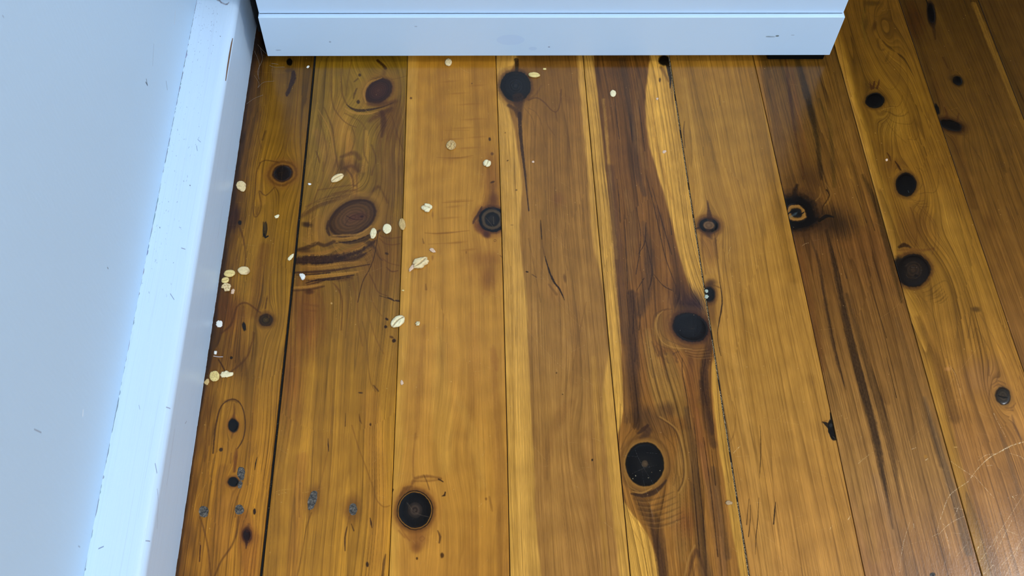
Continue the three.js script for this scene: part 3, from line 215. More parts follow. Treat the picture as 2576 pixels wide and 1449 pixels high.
band('#6b4224', 0.75, [4, 7, 7, 6], 4, [174.5,-370.3,170.9,-349,171.5,-321.4,172.4,-294.7]); band('#8a5a30', 0.6, [4, 6, 5], 4, [177.7,-377.6,177.2,-356,176.4,-335]); band('#3d2720', 0.85, [2, 5, 6, 6, 3], 3, [193.8,-388.3,188.6,-373.7,183.6,-355.8,182.3,-331.4,183,-304.4]); band('#4f3527', 0.7, [3, 5, 5], 3, [179.5,-348.8,179.5,-317.8,182.6,-294.5]); band('#5b4330', 0.7, [5, 7, 7, 8], 4, [165.7,-324.9,165.9,-291.6,163.7,-250.6,163,-208.9,164,-194.8]); band('#74513a', 0.6, [4, 7, 7], 5, [172.4,-294.7,175.2,-262.7,176.5,-229.1,176,-194.6]); band('#5a4130', 0.55, [4, 5, 5], 3, [179.9,-275.2,180.2,-241.1,180.9,-208.5]); band('#8a5734', 0.5, [5, 8, 5], 4, [174.1,-324.7,174.3,-294.7,173.3,-269]); band('#96703c', 0.75, [6, 12, 12, 7], 6, [160.8,-304.8,156,-275.7,148.6,-253.9,143.6,-235.8]); band('#9c7644', 0.5, [6, 10, 8], 5, [143.9,-238.8,148.4,-226.7,147.7,-209.2]); spot('#7a4a2c', 0.5, 0.9, [153.6,-234.1,-3.2,11.7,8.9,2.5]); spot('#4a3024', 0.6, 0.8, [150.7,-325.1,-5.7,-4.6,-3.9,4.8]); spot('#543a28', 0.7, 0.8, [131.9,-318.7,-13.7,1.1,0.8,10]); spot('#694829', 0.7, 0.8, [141.3,-310.1,-14.2,1,0.7,9.9]); band('#5b3e28', 0.8, [5, 9, 10, 7], 4, [119.4,-259.1,124.5,-245.2,130.9,-233.1,133,-209.5,133.8,-195.5]); band('#3f2920', 0.75, [1, 4, 5, 5], 3, [128.9,-242.1,129.7,-227.1,131.9,-209.5,132.6,-195.5]); spot('#35232a', 0.9, 0.9, [180.7,-419.5,-6.5,-15.3,-12.3,5.2]); spot('#2b1c26', 0.7, 0.9, [182.4,-414.9,-3.8,11.9,7.5,2.4]); spot('#3d2626', 0.7, 0.8, [189.9,-395.9,-0.4,18.5,4.6,0.1]); spot('#4c3020', 0.6, 0.9, [173.6,-432.5,-4.8,-13.4,-10.5,3.8]);
for (const p of [[130.2,-552.9,130.1,-530.6,128.9,-504.6], [136.6,-658.7,135.9,-628.5,136.4,-599.4], [158.9,-648.4,158.8,-623.5,158.7,-585], [148.6,-491.7,151.7,-454.6,146.9,-434.8], [132.8,-435,132.4,-415.6,129.6,-393], [131.2,-389.3,128.8,-367.4], [153,-450.5,159.5,-439.3,166.4,-434.5], [173.2,-509.3,172.9,-491.4], [141.4,-471,148.4,-483.3,151.6,-504.4], [136.9,-434.9,144.1,-446.7], [133.1,-513.1,131.1,-471.1,129.1,-431.1], [161,-543.7,164.8,-512.8,170.5,-470.6], [157,-557.3,161.3,-512.9,164.4,-470.7,170.2,-438.4], [144.5,-521.7,145.4,-487.5,137.7,-450.7], [186.5,-370.1,181.4,-348.8,181.8,-328], [167.4,-370.4,166,-356.1,167,-335.1,166.7,-308], [170.2,-318,167.9,-269.1,166.4,-226.4,164,-194.8], [175.7,-301.2,175.4,-253.4,173.9,-208.6], [137.9,-411.7,135.1,-396.6], [164.1,-281.9,162.1,-238.4,160.7,-208.9], [180.6,-291.3,179.7,-262.6]]) line('#2a1a14', 0.7, [0.3, 0.8, 0.7, 0.3], 0.4, p, 0.8);
line('#54381c', 0.7, 0.5, 0.5, [139.1,-396.6,139.8,-378.1,140.5,-360.1,141.7,-353]); line('#6a4a26', 0.6, 0.5, 0.5, [152.1,-359.9,153.4,-349.3]);
knot([177.7,-398.7,-11,-8.5,-7.7,10], [[0, '#1a191f', 1], [0.6, '#141319', 1], [0.9, '#0f0d13', 1], [1.02, '#1c1315', 0.95], [1.15, '#4a2d20', 0.75], [1.4, '#6d4a28', 0.4], [1.8, '#7c5831', 0]], { rings: 4, ringA: 0.2, flow: 1.3 });
line('#5f4024', 0.8, [0.6, 1, 1, 0.8, 0.6], 0.6, [165.9,-415.9,157.5,-415.2,152.4,-407.7,152.2,-396.4,155.3,-388.9,163.8,-383.6,173.2,-380.5]); line('#694826', 0.75, 0.8, 0.6, [163.7,-411.3,159.5,-409.1,157.8,-400.1,160.2,-391.8,166.1,-386.5]); line('#5a3c22', 0.75, [0.8, 1.3, 1, 0.6], 0.7, [161,-416.7,150.5,-411.5,147,-400.2,147.3,-387.2,152.1,-380.9,163.1,-377.8]); line('#a57c44', 0.7, [0.6, 1.6, 1.4, 0.8], 0.8, [156.8,-414.5,150.8,-407.7,149.8,-395.7,152.9,-385.3,161.8,-380,176.2,-378.3]); line('#c09a68', 0.4, 0.25, 0.2, [166.5,-395.4,181.9,-397.5]); line('#b9a58a', 0.55, 0.25, 0.25, [178.7,-393,179,-390.1]); 
for (let i = 0; i < 4; i++) { line('#5a3d24', 0.75, [0.3, 0.7, 0.5, 0.3], 0.35, [169.3,-380.6,177.8,-378.3,191,-379.5].map((v, k) => v + (k % 2 ? i * 2.6 : i * 0.6))); line('#9a744a', 0.5, [0.2, 0.5, 0.4, 0.2], 0.35, [169.8,-379.5,178.6,-377.2,189.8,-378.1].map((v, k) => v + (k % 2 ? i * 2.6 : i * 0.6))); }
for (const p of [[147.3,-381.7,149.8,-374.3,153,-368.9], [151.9,-379.4,154.6,-374.3], [159.2,-377.8,161.3,-373.4,163.5,-369.8], [160.8,-374.2,164.9,-376.3], [144.5,-385.4,148,-372.5], [162.3,-370.5,162.5,-366.9], [154.5,-370.6,155.3,-366.3]]) line('#4a3122', 0.65, [0.6, 1.5, 0.6], 0.8, p, 1.5);
knot([128.1,-280.4,-4.7,16.5,13.5,3.8], [[0, '#54463a', 1], [0.13, '#4a3d34', 1], [0.2, '#1d1c21', 1], [0.6, '#121319', 1], [0.9, '#0e0e13', 1], [1.0, '#17120f', 1], [1.08, '#8a6434', 0.9], [1.2, '#7a562c', 0.7], [1.32, '#5f4124', 0.5], [1.6, '#846036', 0]], { flow: 1.2, jit: 0.025 });
line('#4a3220', 0.85, [0.6, 1, 1, 0.8], 0.5, [142.2,-318.5,153.5,-308.9,157.1,-295,157.6,-278.9,155.5,-266.2,150.9,-258.5]); line('#9a7440', 0.7, 1.3, 0.7, [143.8,-319.1,155.1,-308.9,158.6,-295,159.1,-278.8,156.6,-265.6,151.4,-257]); line('#5d4022', 0.75, 0.7, 0.5, [142.2,-298.6,146.6,-288.7,146.8,-277.5,143.6,-268,137.6,-261.9]); line('#5d4022', 0.6, 0.6, 0.5, [144.7,-305.1,152.4,-291.8,151.8,-275.8,148.2,-263.2]); line('#5d4022', 0.6, 0.6, 0.5, [112.3,-267.1,116.5,-260.1,122.2,-257.5]); line('#946e3a', 0.6, 1, 0.6, [111.7,-273.4,114.4,-263.3,120.8,-258.8]); line('#54381e', 0.6, 0.6, 0.5, [111,-292.6,115.8,-302.3,122.7,-310.5,130.4,-316]); line('#54381e', 0.5, 0.6, 0.5, [112.8,-286.1,118.4,-297.3,124.3,-304.8]);
line('#3a2622', 0.85, [2, 4, 4, 2], 1.6, [127.2,-302.1,131.4,-304.7,133.9,-307.9]); line('#33211c', 0.8, [1.5, 3, 2], 1.4, [125.6,-305.4,129.7,-308.7,133.7,-311.9]); line('#32211d', 0.85, [1, 3, 3.5, 2, 1], 1.3, [115.6,-257.1,123.5,-255.7,131.7,-257.4,139.2,-262.8,142.9,-267.1]); line('#a17a44', 0.8, [0.6, 1.4, 0.8], 0.6, [116.4,-258.9,123.7,-257.5,131.5,-261.1]);
for (let i = 0; i < 6; i++) { const dz = i * 3.9 - 1; line('#4b3423', 0.6, [0.2, 1, 0.9, 0.2], 0.7, [116.3,-252.1,125.9,-250.4,136.6,-252.6,147.5,-257].map((v, k) => v + (k % 2 ? dz : i * 1.2)), 0.8); line('#94703f', 0.45, [0.3, 0.7, 0.6, 0.3], 0.5, [117.9,-250.2,126.7,-248.8,137,-251.1,145.7,-254.9].map((v, k) => v + (k % 2 ? dz : i * 1.2)), 0.8); }
for (const p of [[121.4,-293.4,125.1,-281.1,134.5,-261,137.3,-253.5], [125.2,-276.3,126.2,-262.1,128.1,-251.3,130.9,-233.1], [112.3,-287.4,123.2,-286.2], [129,-289.4,141,-288.2], [117.6,-272.6,125.8,-276.3,137,-279.2]]) line('#a9a29a', 0.5, 0.3, 0.25, p);
mark('#b5aca0', 0.8, 0.4, [120.2,-271,-0.1,0.5,0.4,0.1]); mark('#b5aca0', 0.8, 0.4, [117.9,-268.8,-0.5,0,0,0.4]); mark('#a59a8a', 0.7, 0.4, [129.6,-269.2,-0.1,0.5,0.4,0.1]); mark('#a59a8a', 0.7, 0.4, [139,-274.8,-0.4,0.1,0.1,0.4]);
line('#4b2f20', 0.85, [1.4, 1.8, 2, 1.4], 1, [151.2,-195.1,154.4,-204.7,159,-213.6,161.4,-205.5,163.4,-194.9]); line('#6f4a2c', 0.6, 1.4, 1, [154.6,-195,157.6,-203.2,158.9,-195]); line('#9b7544', 0.7, 1.2, 0.9, [148,-195.2,153.2,-209.1,158.2,-217.1]);
for (const p of [[117.5,-239.3,127.7,-224.2], [112.5,-242.4,123.4,-225.8], [113.7,-230.4,121,-215.6]]) line('#8a6026', 0.5, 0.4, 0.4, p);
mark('#0d0907', 0.95, 0.3, [189.4,-699.2,-2,7.3,5.6,1.5]); line('#120c09', 0.95, [5, 4, 2.4, 0.6], 0.8, [192.8,-695,192.9,-685.4,192.6,-676,191.1,-662.5]); line('#4f3014', 0.7, [3, 1], 1.4, [185.6,-689.7,190.5,-671.3]); mark('#4b3114', 0.8, 0.5, [182.2,-673.4,-0.4,3.1,1.1,0.1]); for (const p of [[181.7,-422.6,190.2,-411], [177.9,-432.4,189.3,-416.7,193,-407.1]]) line('#c39f72', 0.4, 0.25, 0.25, p); line('#c0a070', 0.55, 0.3, 0.3, [167.7,-425.9,170.8,-426.6]); for (let i = 0; i < 16; i++) mark('#c4a67c', 0.5, 0.4, [[131.9,-539.5][0] + ((i * 37) % 90), -640 + i * 27, 0.35, 0, 0, 0.4]);

// sixth board: plain honey, straight grain, a small knot and a hole on its left joint
board([[236.3,-700.2], '#92692a', [237.1,-623], '#977033', [234.6,-529.6], '#a07636', [235.9,-425.8], '#a4793a', [237.1,-333.9], '#a77c3f', [238.1,-252.2], '#ab7d43', [236.5,-195.8], '#b08148'], { amp: 0.65, line: 1.0, wob: 1.0, fine: 1.0 });
band('#7d571f', 0.4, [8, 9, 10], 6, [269.9,-700.1,270.8,-574.8,271.4,-445.1]); band('#b48a46', 0.35, [6, 8, 6], 5, [205.5,-673.9,205.3,-552.3,206.1,-478.5]); band('#8d6530', 0.35, [6, 9, 8], 5, [268.9,-350.9,268.2,-267.2,267.6,-192.6]); band('#b58a4e', 0.35, [8, 10], 6, [210.7,-369.8,210.7,-268.3,207.4,-193.9]); spot('#6f4726', 0.6, 0.9, [204.9,-484.7,-2,25.9,7.6,0.6]); spot('#6b431f', 0.5, 0.9, [196.7,-414.7,-1.2,15.3,5.3,0.4]); band('#86602c', 0.3, [5, 6], 4, [227.4,-529.7,220.4,-369.6,214.6,-237.3]);
knot([206.7,-500.8,-7.9,2,1.8,7], [[0, '#6b5240', 1], [0.35, '#5b4433', 1], [0.5, '#6f5643', 1], [0.6, '#4a3628', 1], [0.7, '#120d0b', 1], [0.95, '#0e0a09', 1], [1.1, '#3c2415', 0.85], [1.45, '#5c3819', 0.5], [2.0, '#7d5525', 0]], { jit: 0.03, flow: 1.6 });
line('#3a2216', 0.85, [0.6, 2, 4, 5], 1.5, [209.2,-527.7,208.8,-518.9,208.9,-512.4,208.6,-507.2]); line('#3b2519', 0.8, [5, 3, 1], 2, [205.4,-494,205.6,-490.2,207.2,-486.8]); line('#2a1912', 0.8, [1.5, 2], 1, [195.4,-497.5,199,-498.7]); line('#5c3a1c', 0.6, [2, 1, 0.6], 1, [199.1,-491.1,197.4,-470.3,197.1,-450]); line('#5c3a1c', 0.6, [1.5, 0.8], 0.8, [210,-486.8,209.9,-466.1]);
knot([197.5,-430.2,-0.9,6.6,4.3,0.6], [[0, '#0b0a0a', 1], [0.9, '#0a0807', 1], [1.1, '#2a1a10', 0.9], [1.4, '#523416', 0.6], [2.1, '#6f4a20', 0]], { plug: 0 }); mark('#3c2517', 0.7, 0.8, [200.3,-441.2,-4.5,2.1,1.6,3.4]); line('#4d3117', 0.6, 1, 0.8, [203,-438.8,207.8,-436.3]);
line('#4f3415', 0.75, [0.4, 0.7, 0.6, 0.7], 0.5, [210.7,-499.5,210.5,-482.6,209.3,-462,208.2,-441.9]); line('#2f1d0e', 0.9, [0.5, 1, 1.1, 1, 0.4], 0.4, [208.2,-441.9,208,-428.1,206.6,-418.4,202.7,-405.1,199.2,-392,198.7,-380.9,199.3,-371.8]); line('#6b4a20', 0.6, 0.5, 0.5, [219.1,-499.4,214.6,-470.1,211.4,-437.9,209.6,-406.9]); line('#3d2812', 0.8, [0.4, 0.8, 0.4], 0.4, [199.9,-620.8,197.6,-608.6,196.3,-588.5]); line('#4f3718', 0.6, 0.4, 0.4, [237.6,-653.1,236.2,-640.5]); line('#4f3718', 0.6, 0.4, 0.4, [213.4,-589.4,212.4,-579]); 
for (const p of [[221.2,-310.4,219.6,-297.1,216.7,-280.9,213.5,-266.7], [210.8,-252.1,207.8,-237.5,204,-222.6,201.3,-209.5], [203.4,-246.7,201.5,-234.6,198.4,-222.7]]) line('#2c1b0d', 0.85, [0.15, 0.5, 0.5, 0.1], 0.35, p); line('#3c2814', 0.7, [0.3, 0.6, 0.3], 0.3, [203.2,-251.3,198.4,-231.7]); line('#2a1c12', 0.85, [0.2, 1, 0.9, 0.1], 0.4, [222.8,-248.5,221,-241.8,218.5,-231.8], 0.8); line('#6f4c22', 0.55, 0.6, 0.5, [202.4,-331.1,203.4,-320.8,200.5,-305.8,196.2,-297.6]); line('#6f4c22', 0.5, 0.5, 0.5, [206.5,-359,205.4,-334.5]); line('#6f4c22', 0.4, 0.5, 0.5, [231.6,-283.9,230.9,-237,230.3,-193.4]);
for (const p of [[224.8,-317.1,238.3,-313.4,251.8,-310.5], [201.9,-231.6,214.6,-219.4,227.1,-207.5,233.3,-199.9], [235.4,-315.2,244.8,-323.5], [257.1,-492.6,260.4,-495.5], [239.9,-305.1,248.1,-307.2], [236.8,-236.9,241.4,-237.7], [233.7,-227.9,243.3,-231.6], [249.6,-233.6,259.6,-224.4], [254,-272.2,265.2,-267.3], [270.9,-236.2,270.7,-218.3,267.1,-206.6], [224.9,-284,231,-283.9], [244.7,-469.8,259.1,-472.9], [269.3,-288.1,271.9,-290.3]]) line('#d8aa68', 0.5, 0.26, 0.25, p);
line('#f0d8b0', 0.85, 0.45, 0.25, [196.9,-287.8,203,-293.5]); line('#f0d8b0', 0.9, 0.5, 0.25, [259.5,-226.8,260.5,-228.6]); line('#f0d8b0', 0.85, 0.6, 0.25, [274.3,-233.7,276.7,-236.7]); line('#e6c890', 0.8, 0.35, 0.25, [200,-265.4,199.6,-267]); line('#e6c890', 0.6, 0.4, 0.3, [219.1,-470,223.1,-478.3]);
mark('#0e0c0e', 0.98, 0.15, [277.1,-305.4,-0.4,8.5,3.5,0.2]); line('#0e0c0e', 0.95, [1, 4, 2], 0.8, [271,-312.2,275.3,-308.8,276.6,-302.7]); mark('#39404e', 0.6, 0.5, [276.7,-309.4,-0.8,1.9,1.4,0.6]); line('#b08a66', 0.8, 0.5, 0.4, [276.4,-300.1,277.9,-298.4]); line('#6a4420', 0.6, 0.8, 0.6, [270.3,-312.2,274.4,-313.5]); line('#0e0c0e', 0.95, [0.5, 2], 0.5, [278.5,-320.2,278,-312.8]);

// seventh board: dark brown with black streaks and an eye-shaped knot
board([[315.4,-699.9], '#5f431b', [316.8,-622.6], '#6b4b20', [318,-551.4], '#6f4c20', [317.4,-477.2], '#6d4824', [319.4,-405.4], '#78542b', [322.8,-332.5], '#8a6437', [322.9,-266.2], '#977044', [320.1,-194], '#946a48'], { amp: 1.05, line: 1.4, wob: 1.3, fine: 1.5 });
strip('#96692a', 0.85, 1.4, 'left', [284.5,-700,283.3,-668.3,282,-637.7,280.8,-603.2,277.4,-574.8,275,-556.3,268.3,-538.2,251.1,-520.7]);
band('#7f592a', 0.5, [4, 6, 4], 3, [290.4,-673.5,288.5,-612.9,286,-556.2]); band('#48290f', 0.75, [2, 3.2, 2.8, 2], 2, [309.9,-700,306.9,-663.1,303.3,-617.7,301.8,-574.6,300.5,-551.5]); band('#6f4520', 0.5, [3, 5, 5], 3, [313.5,-689.3,309,-617.7,307.7,-574.5]); band('#30230f', 0.85, [5, 6.5, 6, 4, 3], 3, [321.4,-699.9,322.5,-665.6,322.3,-627.5,320.8,-588.6,316.5,-551.4]); band('#4a3614', 0.6, [3, 4, 4, 3], 2.5, [333,-647.6,336.7,-617.5,331.8,-574.3,326.4,-542.2]); band('#7d5824', 0.5, [6, 8, 8], 4, [347.1,-689.1,346.7,-583.7,343.9,-502.4]); band('#3c2a12', 0.75, [2, 6, 6, 4, 2], 3, [355.6,-555.6,360.3,-519.6,360.6,-485.1,359.7,-448,359.2,-420.2]); band('#4b3418', 0.6, [2, 3, 2], 2, [355.9,-683.8,354.2,-652.6,354.8,-622.3]);
band('#6a4222', 0.6, [10, 12, 10], 6, [279.9,-486,278.9,-421.3,279,-361.5]); band('#3a271a', 0.8, [1.5, 2.2, 2.5, 2.5, 0.3], 1.6, [293.6,-490.1,296.8,-460.9,294.2,-413.4,293.5,-368.5,295,-339.9]); band('#2e1f14', 0.9, [3, 4, 4, 5, 6, 7, 6, 3.5, 0.2], 2.6, [309.6,-494.2,310.2,-469,309.2,-440.6,308.7,-405.5,308.4,-375.6,309.1,-339.7,309.7,-305.5,308.3,-266.4,306.3,-226.4]); band('#6f4d28', 0.6, [4, 7, 6, 6], 3, [319.2,-477.2,319.4,-420.8,321.2,-368.1,325.2,-329]); band('#402c1a', 0.6, [2, 5, 7, 5, 0.2], 3, [314.2,-428.7,316.2,-375.5,318.9,-329.1,319.8,-292,317.7,-250.6]); band('#5f4428', 0.6, [3, 4, 5, 4], 3, [351.2,-404.9,352.1,-360.3,353.6,-314.8,355.9,-275.1]); band('#5a4a42', 0.5, [2, 5, 6, 6], 3, [356.4,-331.9,357.1,-291.4,358.4,-249.8,357.7,-207.6]); band('#8f6a3c', 0.5, [6, 9, 9], 5, [285.3,-368.6,286.8,-282.9,288.1,-206.2]); band('#8d6c55', 0.5, [5, 10, 14], 7, [301.6,-266.6,309,-220.4,313.7,-191.5]); spot('#23170f', 0.75, 0.9, [315.5,-502.7,-21.5,-0.2,-0.2,17.6]); spot('#3a2414', 0.5, 0.9, [307,-551.4,-6.8,22.4,13.6,4.2]); spot('#5a3d26', 0.5, 0.9, [292.8,-485.9,-20.7,-0.7,-0.5,15.4]);
knot([286.6,-513.3,-7.5,9.8,8.6,6.6], [[0, '#1a1d24', 1], [0.3, '#14151a', 1], [0.42, '#2e2216', 1], [0.52, '#7d5a2c', 1], [0.7, '#8f6836', 1], [0.8, '#3a2712', 1], [0.9, '#0c0908', 1], [1.35, '#0d0908', 0.95], [1.6, '#20140c', 0.8], [2.1, '#3a2414', 0.4], [2.8, '#5a3a1a', 0]], { jit: 0.12, flow: 0.8 });
line('#080606', 0.95, [3, 6, 5, 2], 1.6, [282.6,-527,290.2,-529.1,294.3,-522.5,298.1,-513.7], 1.5); line('#0b0807', 0.9, [4, 7, 3], 2, [282.7,-497.9,292.3,-502,303.9,-507.1], 2); line('#1d120c', 0.8, [4, 4, 2], 2.4, [287.7,-529.1,290,-538,293.4,-544.8]); line('#0a0706', 0.9, [2, 3, 1], 1.2, [305.2,-504.5,313.4,-510,318.9,-508.7]); line('#0a0706', 0.95, [1, 2, 1], 0.6, [279,-512.5,285.3,-516,289.5,-511.6,293.5,-514.1]); line('#56708f', 0.6, [0.6, 1.6, 0.5], 0.8, [278.9,-508.2,284.5,-511.6,287.8,-514.2]); line('#c4b69c', 0.85, 0.4, 0.3, [279.3,-498.7,279,-497]); line('#1c110a', 0.8, [1.5, 0.8, 0.5], 0.8, [319.1,-538.7,320.2,-533.3,316.7,-526.7,311.8,-520.1,309.4,-511.4]); line('#8a6634', 0.6, 0.8, 0.5, [313.3,-542.3,312.3,-533.4,306.7,-526.7]); line('#8a6634', 0.6, 0.7, 0.5, [319.3,-546.8,322.1,-535.5,318.9,-526.6,314.3,-521.8]); line('#765428', 0.5, 0.6, 0.5, [319.6,-555.9,318.7,-540]);  // the blue stroke is a highlight painted on the knot
for (const p of [[310.4,-485.7,311.5,-448.6,309.3,-413.2], [315.6,-485.6,317.6,-444.5], [336.3,-436.3,338.5,-386.2], [276.3,-481.9,277.8,-461.2], [334.2,-367.9,334,-332.3], [343.6,-551.1,347.5,-502.3], [351.6,-537.5,352.7,-493.7]]) line('#2a1b10', 0.6, [0.3, 0.8, 0.3], 0.4, p); line('#c9a67a', 0.8, [0.4, 0.9, 0.4], 0.35, [284.6,-477.6,288.6,-480.5,291.6,-481.3]); line('#b08a5c', 0.6, 0.3, 0.3, [295.5,-483.3,302.1,-484.9]); line('#b08a5c', 0.5, 0.35, 0.3, [328.9,-465.5,332.6,-466.3]); line('#c9a67a', 0.6, 0.4, 0.3, [292.3,-685.1,296.8,-688.2]);
for (const p of [[365.2,-428,351.8,-414.5,337.8,-405.1], [306.8,-346.8,303.1,-332.8,299,-322.6], [358.5,-321.6,350.3,-308.1,340.4,-299.9,335.3,-294.4], [351.5,-321.7,351.1,-314.9], [290.2,-235.8,294.2,-244.3], [310.2,-213,328.9,-217,342.2,-211.4], [299.3,-191.9,307,-205.8,323,-229.1], [322.2,-226.1,325.9,-205.4,331,-191.2], [354.6,-502.3,366.8,-493.5], [293.4,-210.4,307.3,-213.1,319.1,-213.4], [321.4,-253.6,330.5,-247.2], [282.8,-316,287.9,-318], [283.8,-394.5,297.4,-395.8], [327.4,-235,327.6,-221.5]]) line('#cfa473', 0.5, 0.3, 0.25, p);
line('#efe0c8', 0.85, 0.5, 0.25, [335.7,-288.5,339.2,-289.7]); line('#efe0c8', 0.85, 0.55, 0.25, [344,-279.2,346.2,-280.5]); line('#e8cfa4', 0.85, 0.4, 0.25, [291.1,-277.3,301.3,-284.5]); line('#e8cfa4', 0.6, 0.35, 0.25, [292.2,-279.5,296.3,-281.4]); mark('#a8762c', 0.6, 0.4, [344.8,-282.4,-1,1,0.8,0.8]); mark('#17120f', 0.95, 0.3, [327.2,-192.1,-2,0.8,0.6,1.5]); line('#e9dccb', 0.8, 0.5, 0.3, [322.5,-229.7,322.5,-227.3]);

// eighth board: amber, a bullseye at the far end and four dark knots
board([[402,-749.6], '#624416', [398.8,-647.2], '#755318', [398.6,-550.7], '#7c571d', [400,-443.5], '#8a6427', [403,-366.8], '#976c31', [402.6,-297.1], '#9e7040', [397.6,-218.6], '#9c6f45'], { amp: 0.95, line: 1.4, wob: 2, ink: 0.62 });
bump([411.7,-738.3,-14.4,61.9,10.1,2.3], 24); bump([395.1,-639.6,-10.6,22,15.2,7.3], -10); bump([398.8,-493.2,-10.2,33.9,13.2,3.9], 12); bump([420.4,-330.9,-6.8,17,8.5,3.4], 8);
strip('#96702b', 0.6, 2.5, 'left', [371.2,-710.1,371.7,-647.4,372.6,-574,373.4,-537.3,372.6,-485,371.2,-460]); strip('#a67a36', 0.75, 3, 'left', [366.9,-428,370.6,-382,369.3,-338.7,369.7,-297.7,367.5,-249.6,365.8,-190.4]); band('#5c3e1c', 0.5, [4, 8, 10], 5, [369.6,-404.7,374.9,-360,375.7,-314.4]); band('#7a5226', 0.4, [5, 9, 10], 6, [386.7,-331.4,384,-265,377.3,-190.1]); spot('#5f3c18', 0.6, 0.9, [388.1,-493.3,-7.6,25,15.3,4.6]); spot('#a27a34', 0.4, 0.9, [422.4,-501.6,-0,49.1,15.1,0]); spot('#8d6650', 0.45, 0.9, [407.7,-348.7,-18.3,10.9,8.4,14]); band('#5c4718', 0.6, [2, 3, 2], 2, [405.4,-772.6,397.9,-749.6,395.8,-721.6]); spot('#94702a', 0.5, 0.9, [395.7,-617.2,-9.3,18.6,12.9,6.5]); band('#a87c54', 0.5, [8, 12], 7, [382.6,-249.3,388.9,-189.9]);
for (const pts of [[423.7,-772.6,422.1,-766.2,418.7,-761.6,414.5,-759.9,410.5,-761.6,407.8,-766.2,407.1,-772.6,408.6,-779,411.9,-783.8,416.2,-785.5,420.3,-783.8,423,-779,423.7,-772.6], [426.9,-743.9,423.2,-718.7,416.9,-700.8,409.6,-694.3,403.3,-700.8,399.4,-718.8,399.1,-743.9,402.5,-769.7,408.9,-789,416.5,-796.2,423.2,-789,427,-769.7,426.9,-743.9], [429.2,-732.6,424,-695.6,415.7,-669.4,406.4,-660,398.4,-669.5,393.6,-695.7,393.4,-732.7,398.1,-771.2,406.6,-800.3,416.6,-811.3,425.1,-800.4,429.7,-771.2,429.2,-732.6], [432.6,-721.5,425.9,-673,415.4,-639.1,404,-627,394.2,-639.2,388.3,-673.1,388.1,-721.6,394,-772.6,404.8,-811.8,417.4,-826.5,428.1,-811.8,433.6,-772.6,432.6,-721.5]]) line('#46300f', 0.5, [0.4, 1, 0.5, 0.9, 0.4], 0.9, pts, 0.5);
mark('#3b250c', 0.7, 0.7, [409.5,-746.7,-2.8,7.8,2.2,0.8]); line('#3d280e', 0.75, [1.4, 2, 1.5, 1.8], 1.2, [408.6,-728.2,407.3,-718.8,408.3,-712.7,411.8,-713.8]); line('#3d280e', 0.65, [1, 2.2, 1], 1.2, [415.9,-710.5,412.4,-702.4,409.5,-697]); mark('#38270d', 0.6, 0.8, [414.9,-779.6,-9.2,0.5,0.2,4.1]); mark('#3d2c10', 0.5, 0.8, [401.2,-749.6,-3,10.2,2.3,0.7]); 
knot([387.2,-645.8,-6.7,7.7,5.7,5], [[0, '#06060a', 1], [0.9, '#050507', 1], [1.02, '#120c08', 0.95], [1.2, '#4a3112', 0.6], [1.6, '#6b4a18', 0]], { flow: 1.4 });
for (const p of [[387.1,-660.6,387.7,-666.9,386.8,-670], [392.8,-661.7,395.8,-667.9,397.7,-673.1], [388.9,-661.7,392.4,-670.5]]) line('#3a1e10', 0.8, [2, 1.4, 0.4], 1, p); line('#4c3310', 0.7, 0.7, 0.6, [394.7,-636.1,400.6,-638.1,407.5,-638.1,413,-644.6,415.6,-652.3]); line('#453010', 0.8, [2, 1.6, 1], 1, [390.3,-630.1,394.6,-632.1,398.7,-630.1,403.9,-626,411.4,-627,415.9,-631]); line('#b2873c', 0.7, 0.8, 0.5, [389.8,-633.1,396.3,-636.1,404.2,-637.1]); line('#4c3310', 0.6, 0.8, 0.6, [393.9,-626.1,400.5,-618.1,414.5,-616.1,419.8,-622]); line('#4c3310', 0.6, 0.7, 0.6, [392.3,-622.1,396.4,-607.4,405.1,-592.8]); line('#503510', 0.5, 0.7, 0.6, [368.2,-622.3,369.9,-607.5]); line('#4c3310', 0.55, 0.8, 0.6, [408.1,-597.6,415.7,-597.5,420.7,-607.2]); line('#503510', 0.55, 0.7, 0.6, [395.9,-604.9,397.9,-578.5,399,-559.9]); line('#3a1f0c', 0.75, [1, 1.8, 0.6], 1, [384.3,-581,385.4,-576.3,385.1,-571.6]); line('#2c180a', 0.9, [0.8, 2, 1.4], 0.8, [389.4,-571.1,391,-565.5,392.2,-560.8]); mark('#c9ad80', 0.9, 0.5, [381.6,-572.6,-0.7,1.3,0.9,0.5]); spot('#5b3a16', 0.5, 0.9, [386.9,-566.9,-11.1,2.8,2,7.9]);
knot([393,-544.3,-5.2,11.7,7.6,3.4], [[0, '#0f0f12', 1], [0.6, '#0a0a0d', 1], [0.95, '#08070a', 1], [1.03, '#1a110a', 0.95], [1.2, '#54391a', 0.65], [1.6, '#7a5620', 0]], { flow: 1.4, rings: 4, ringA: 0.3 });
line('#8e9ba8', 0.7, 0.8, 0.5, [393.1,-537.1,393.4,-535.3]); line('#513812', 0.65, 0.8, 0.6, [407.5,-564.4,410,-555.2,407.9,-543.8,401.8,-537]); line('#513812', 0.6, 0.6, 0.5, [409.6,-562.5,413.5,-558.8]); line('#513812', 0.7, 0.7, 0.5, [402.4,-533.4,409.4,-535.2,416.7,-535.1,422.5,-543.6,426.7,-559.6]); for (let i = 0; i < 3; i++) line('#4a3010', 0.75, 0.6, 0.5, [393.8,-528.1,398.2,-525.4,404.8,-525.8].map((v, k) => v + (k % 2 ? i * 3.2 : i * 1.4))); 
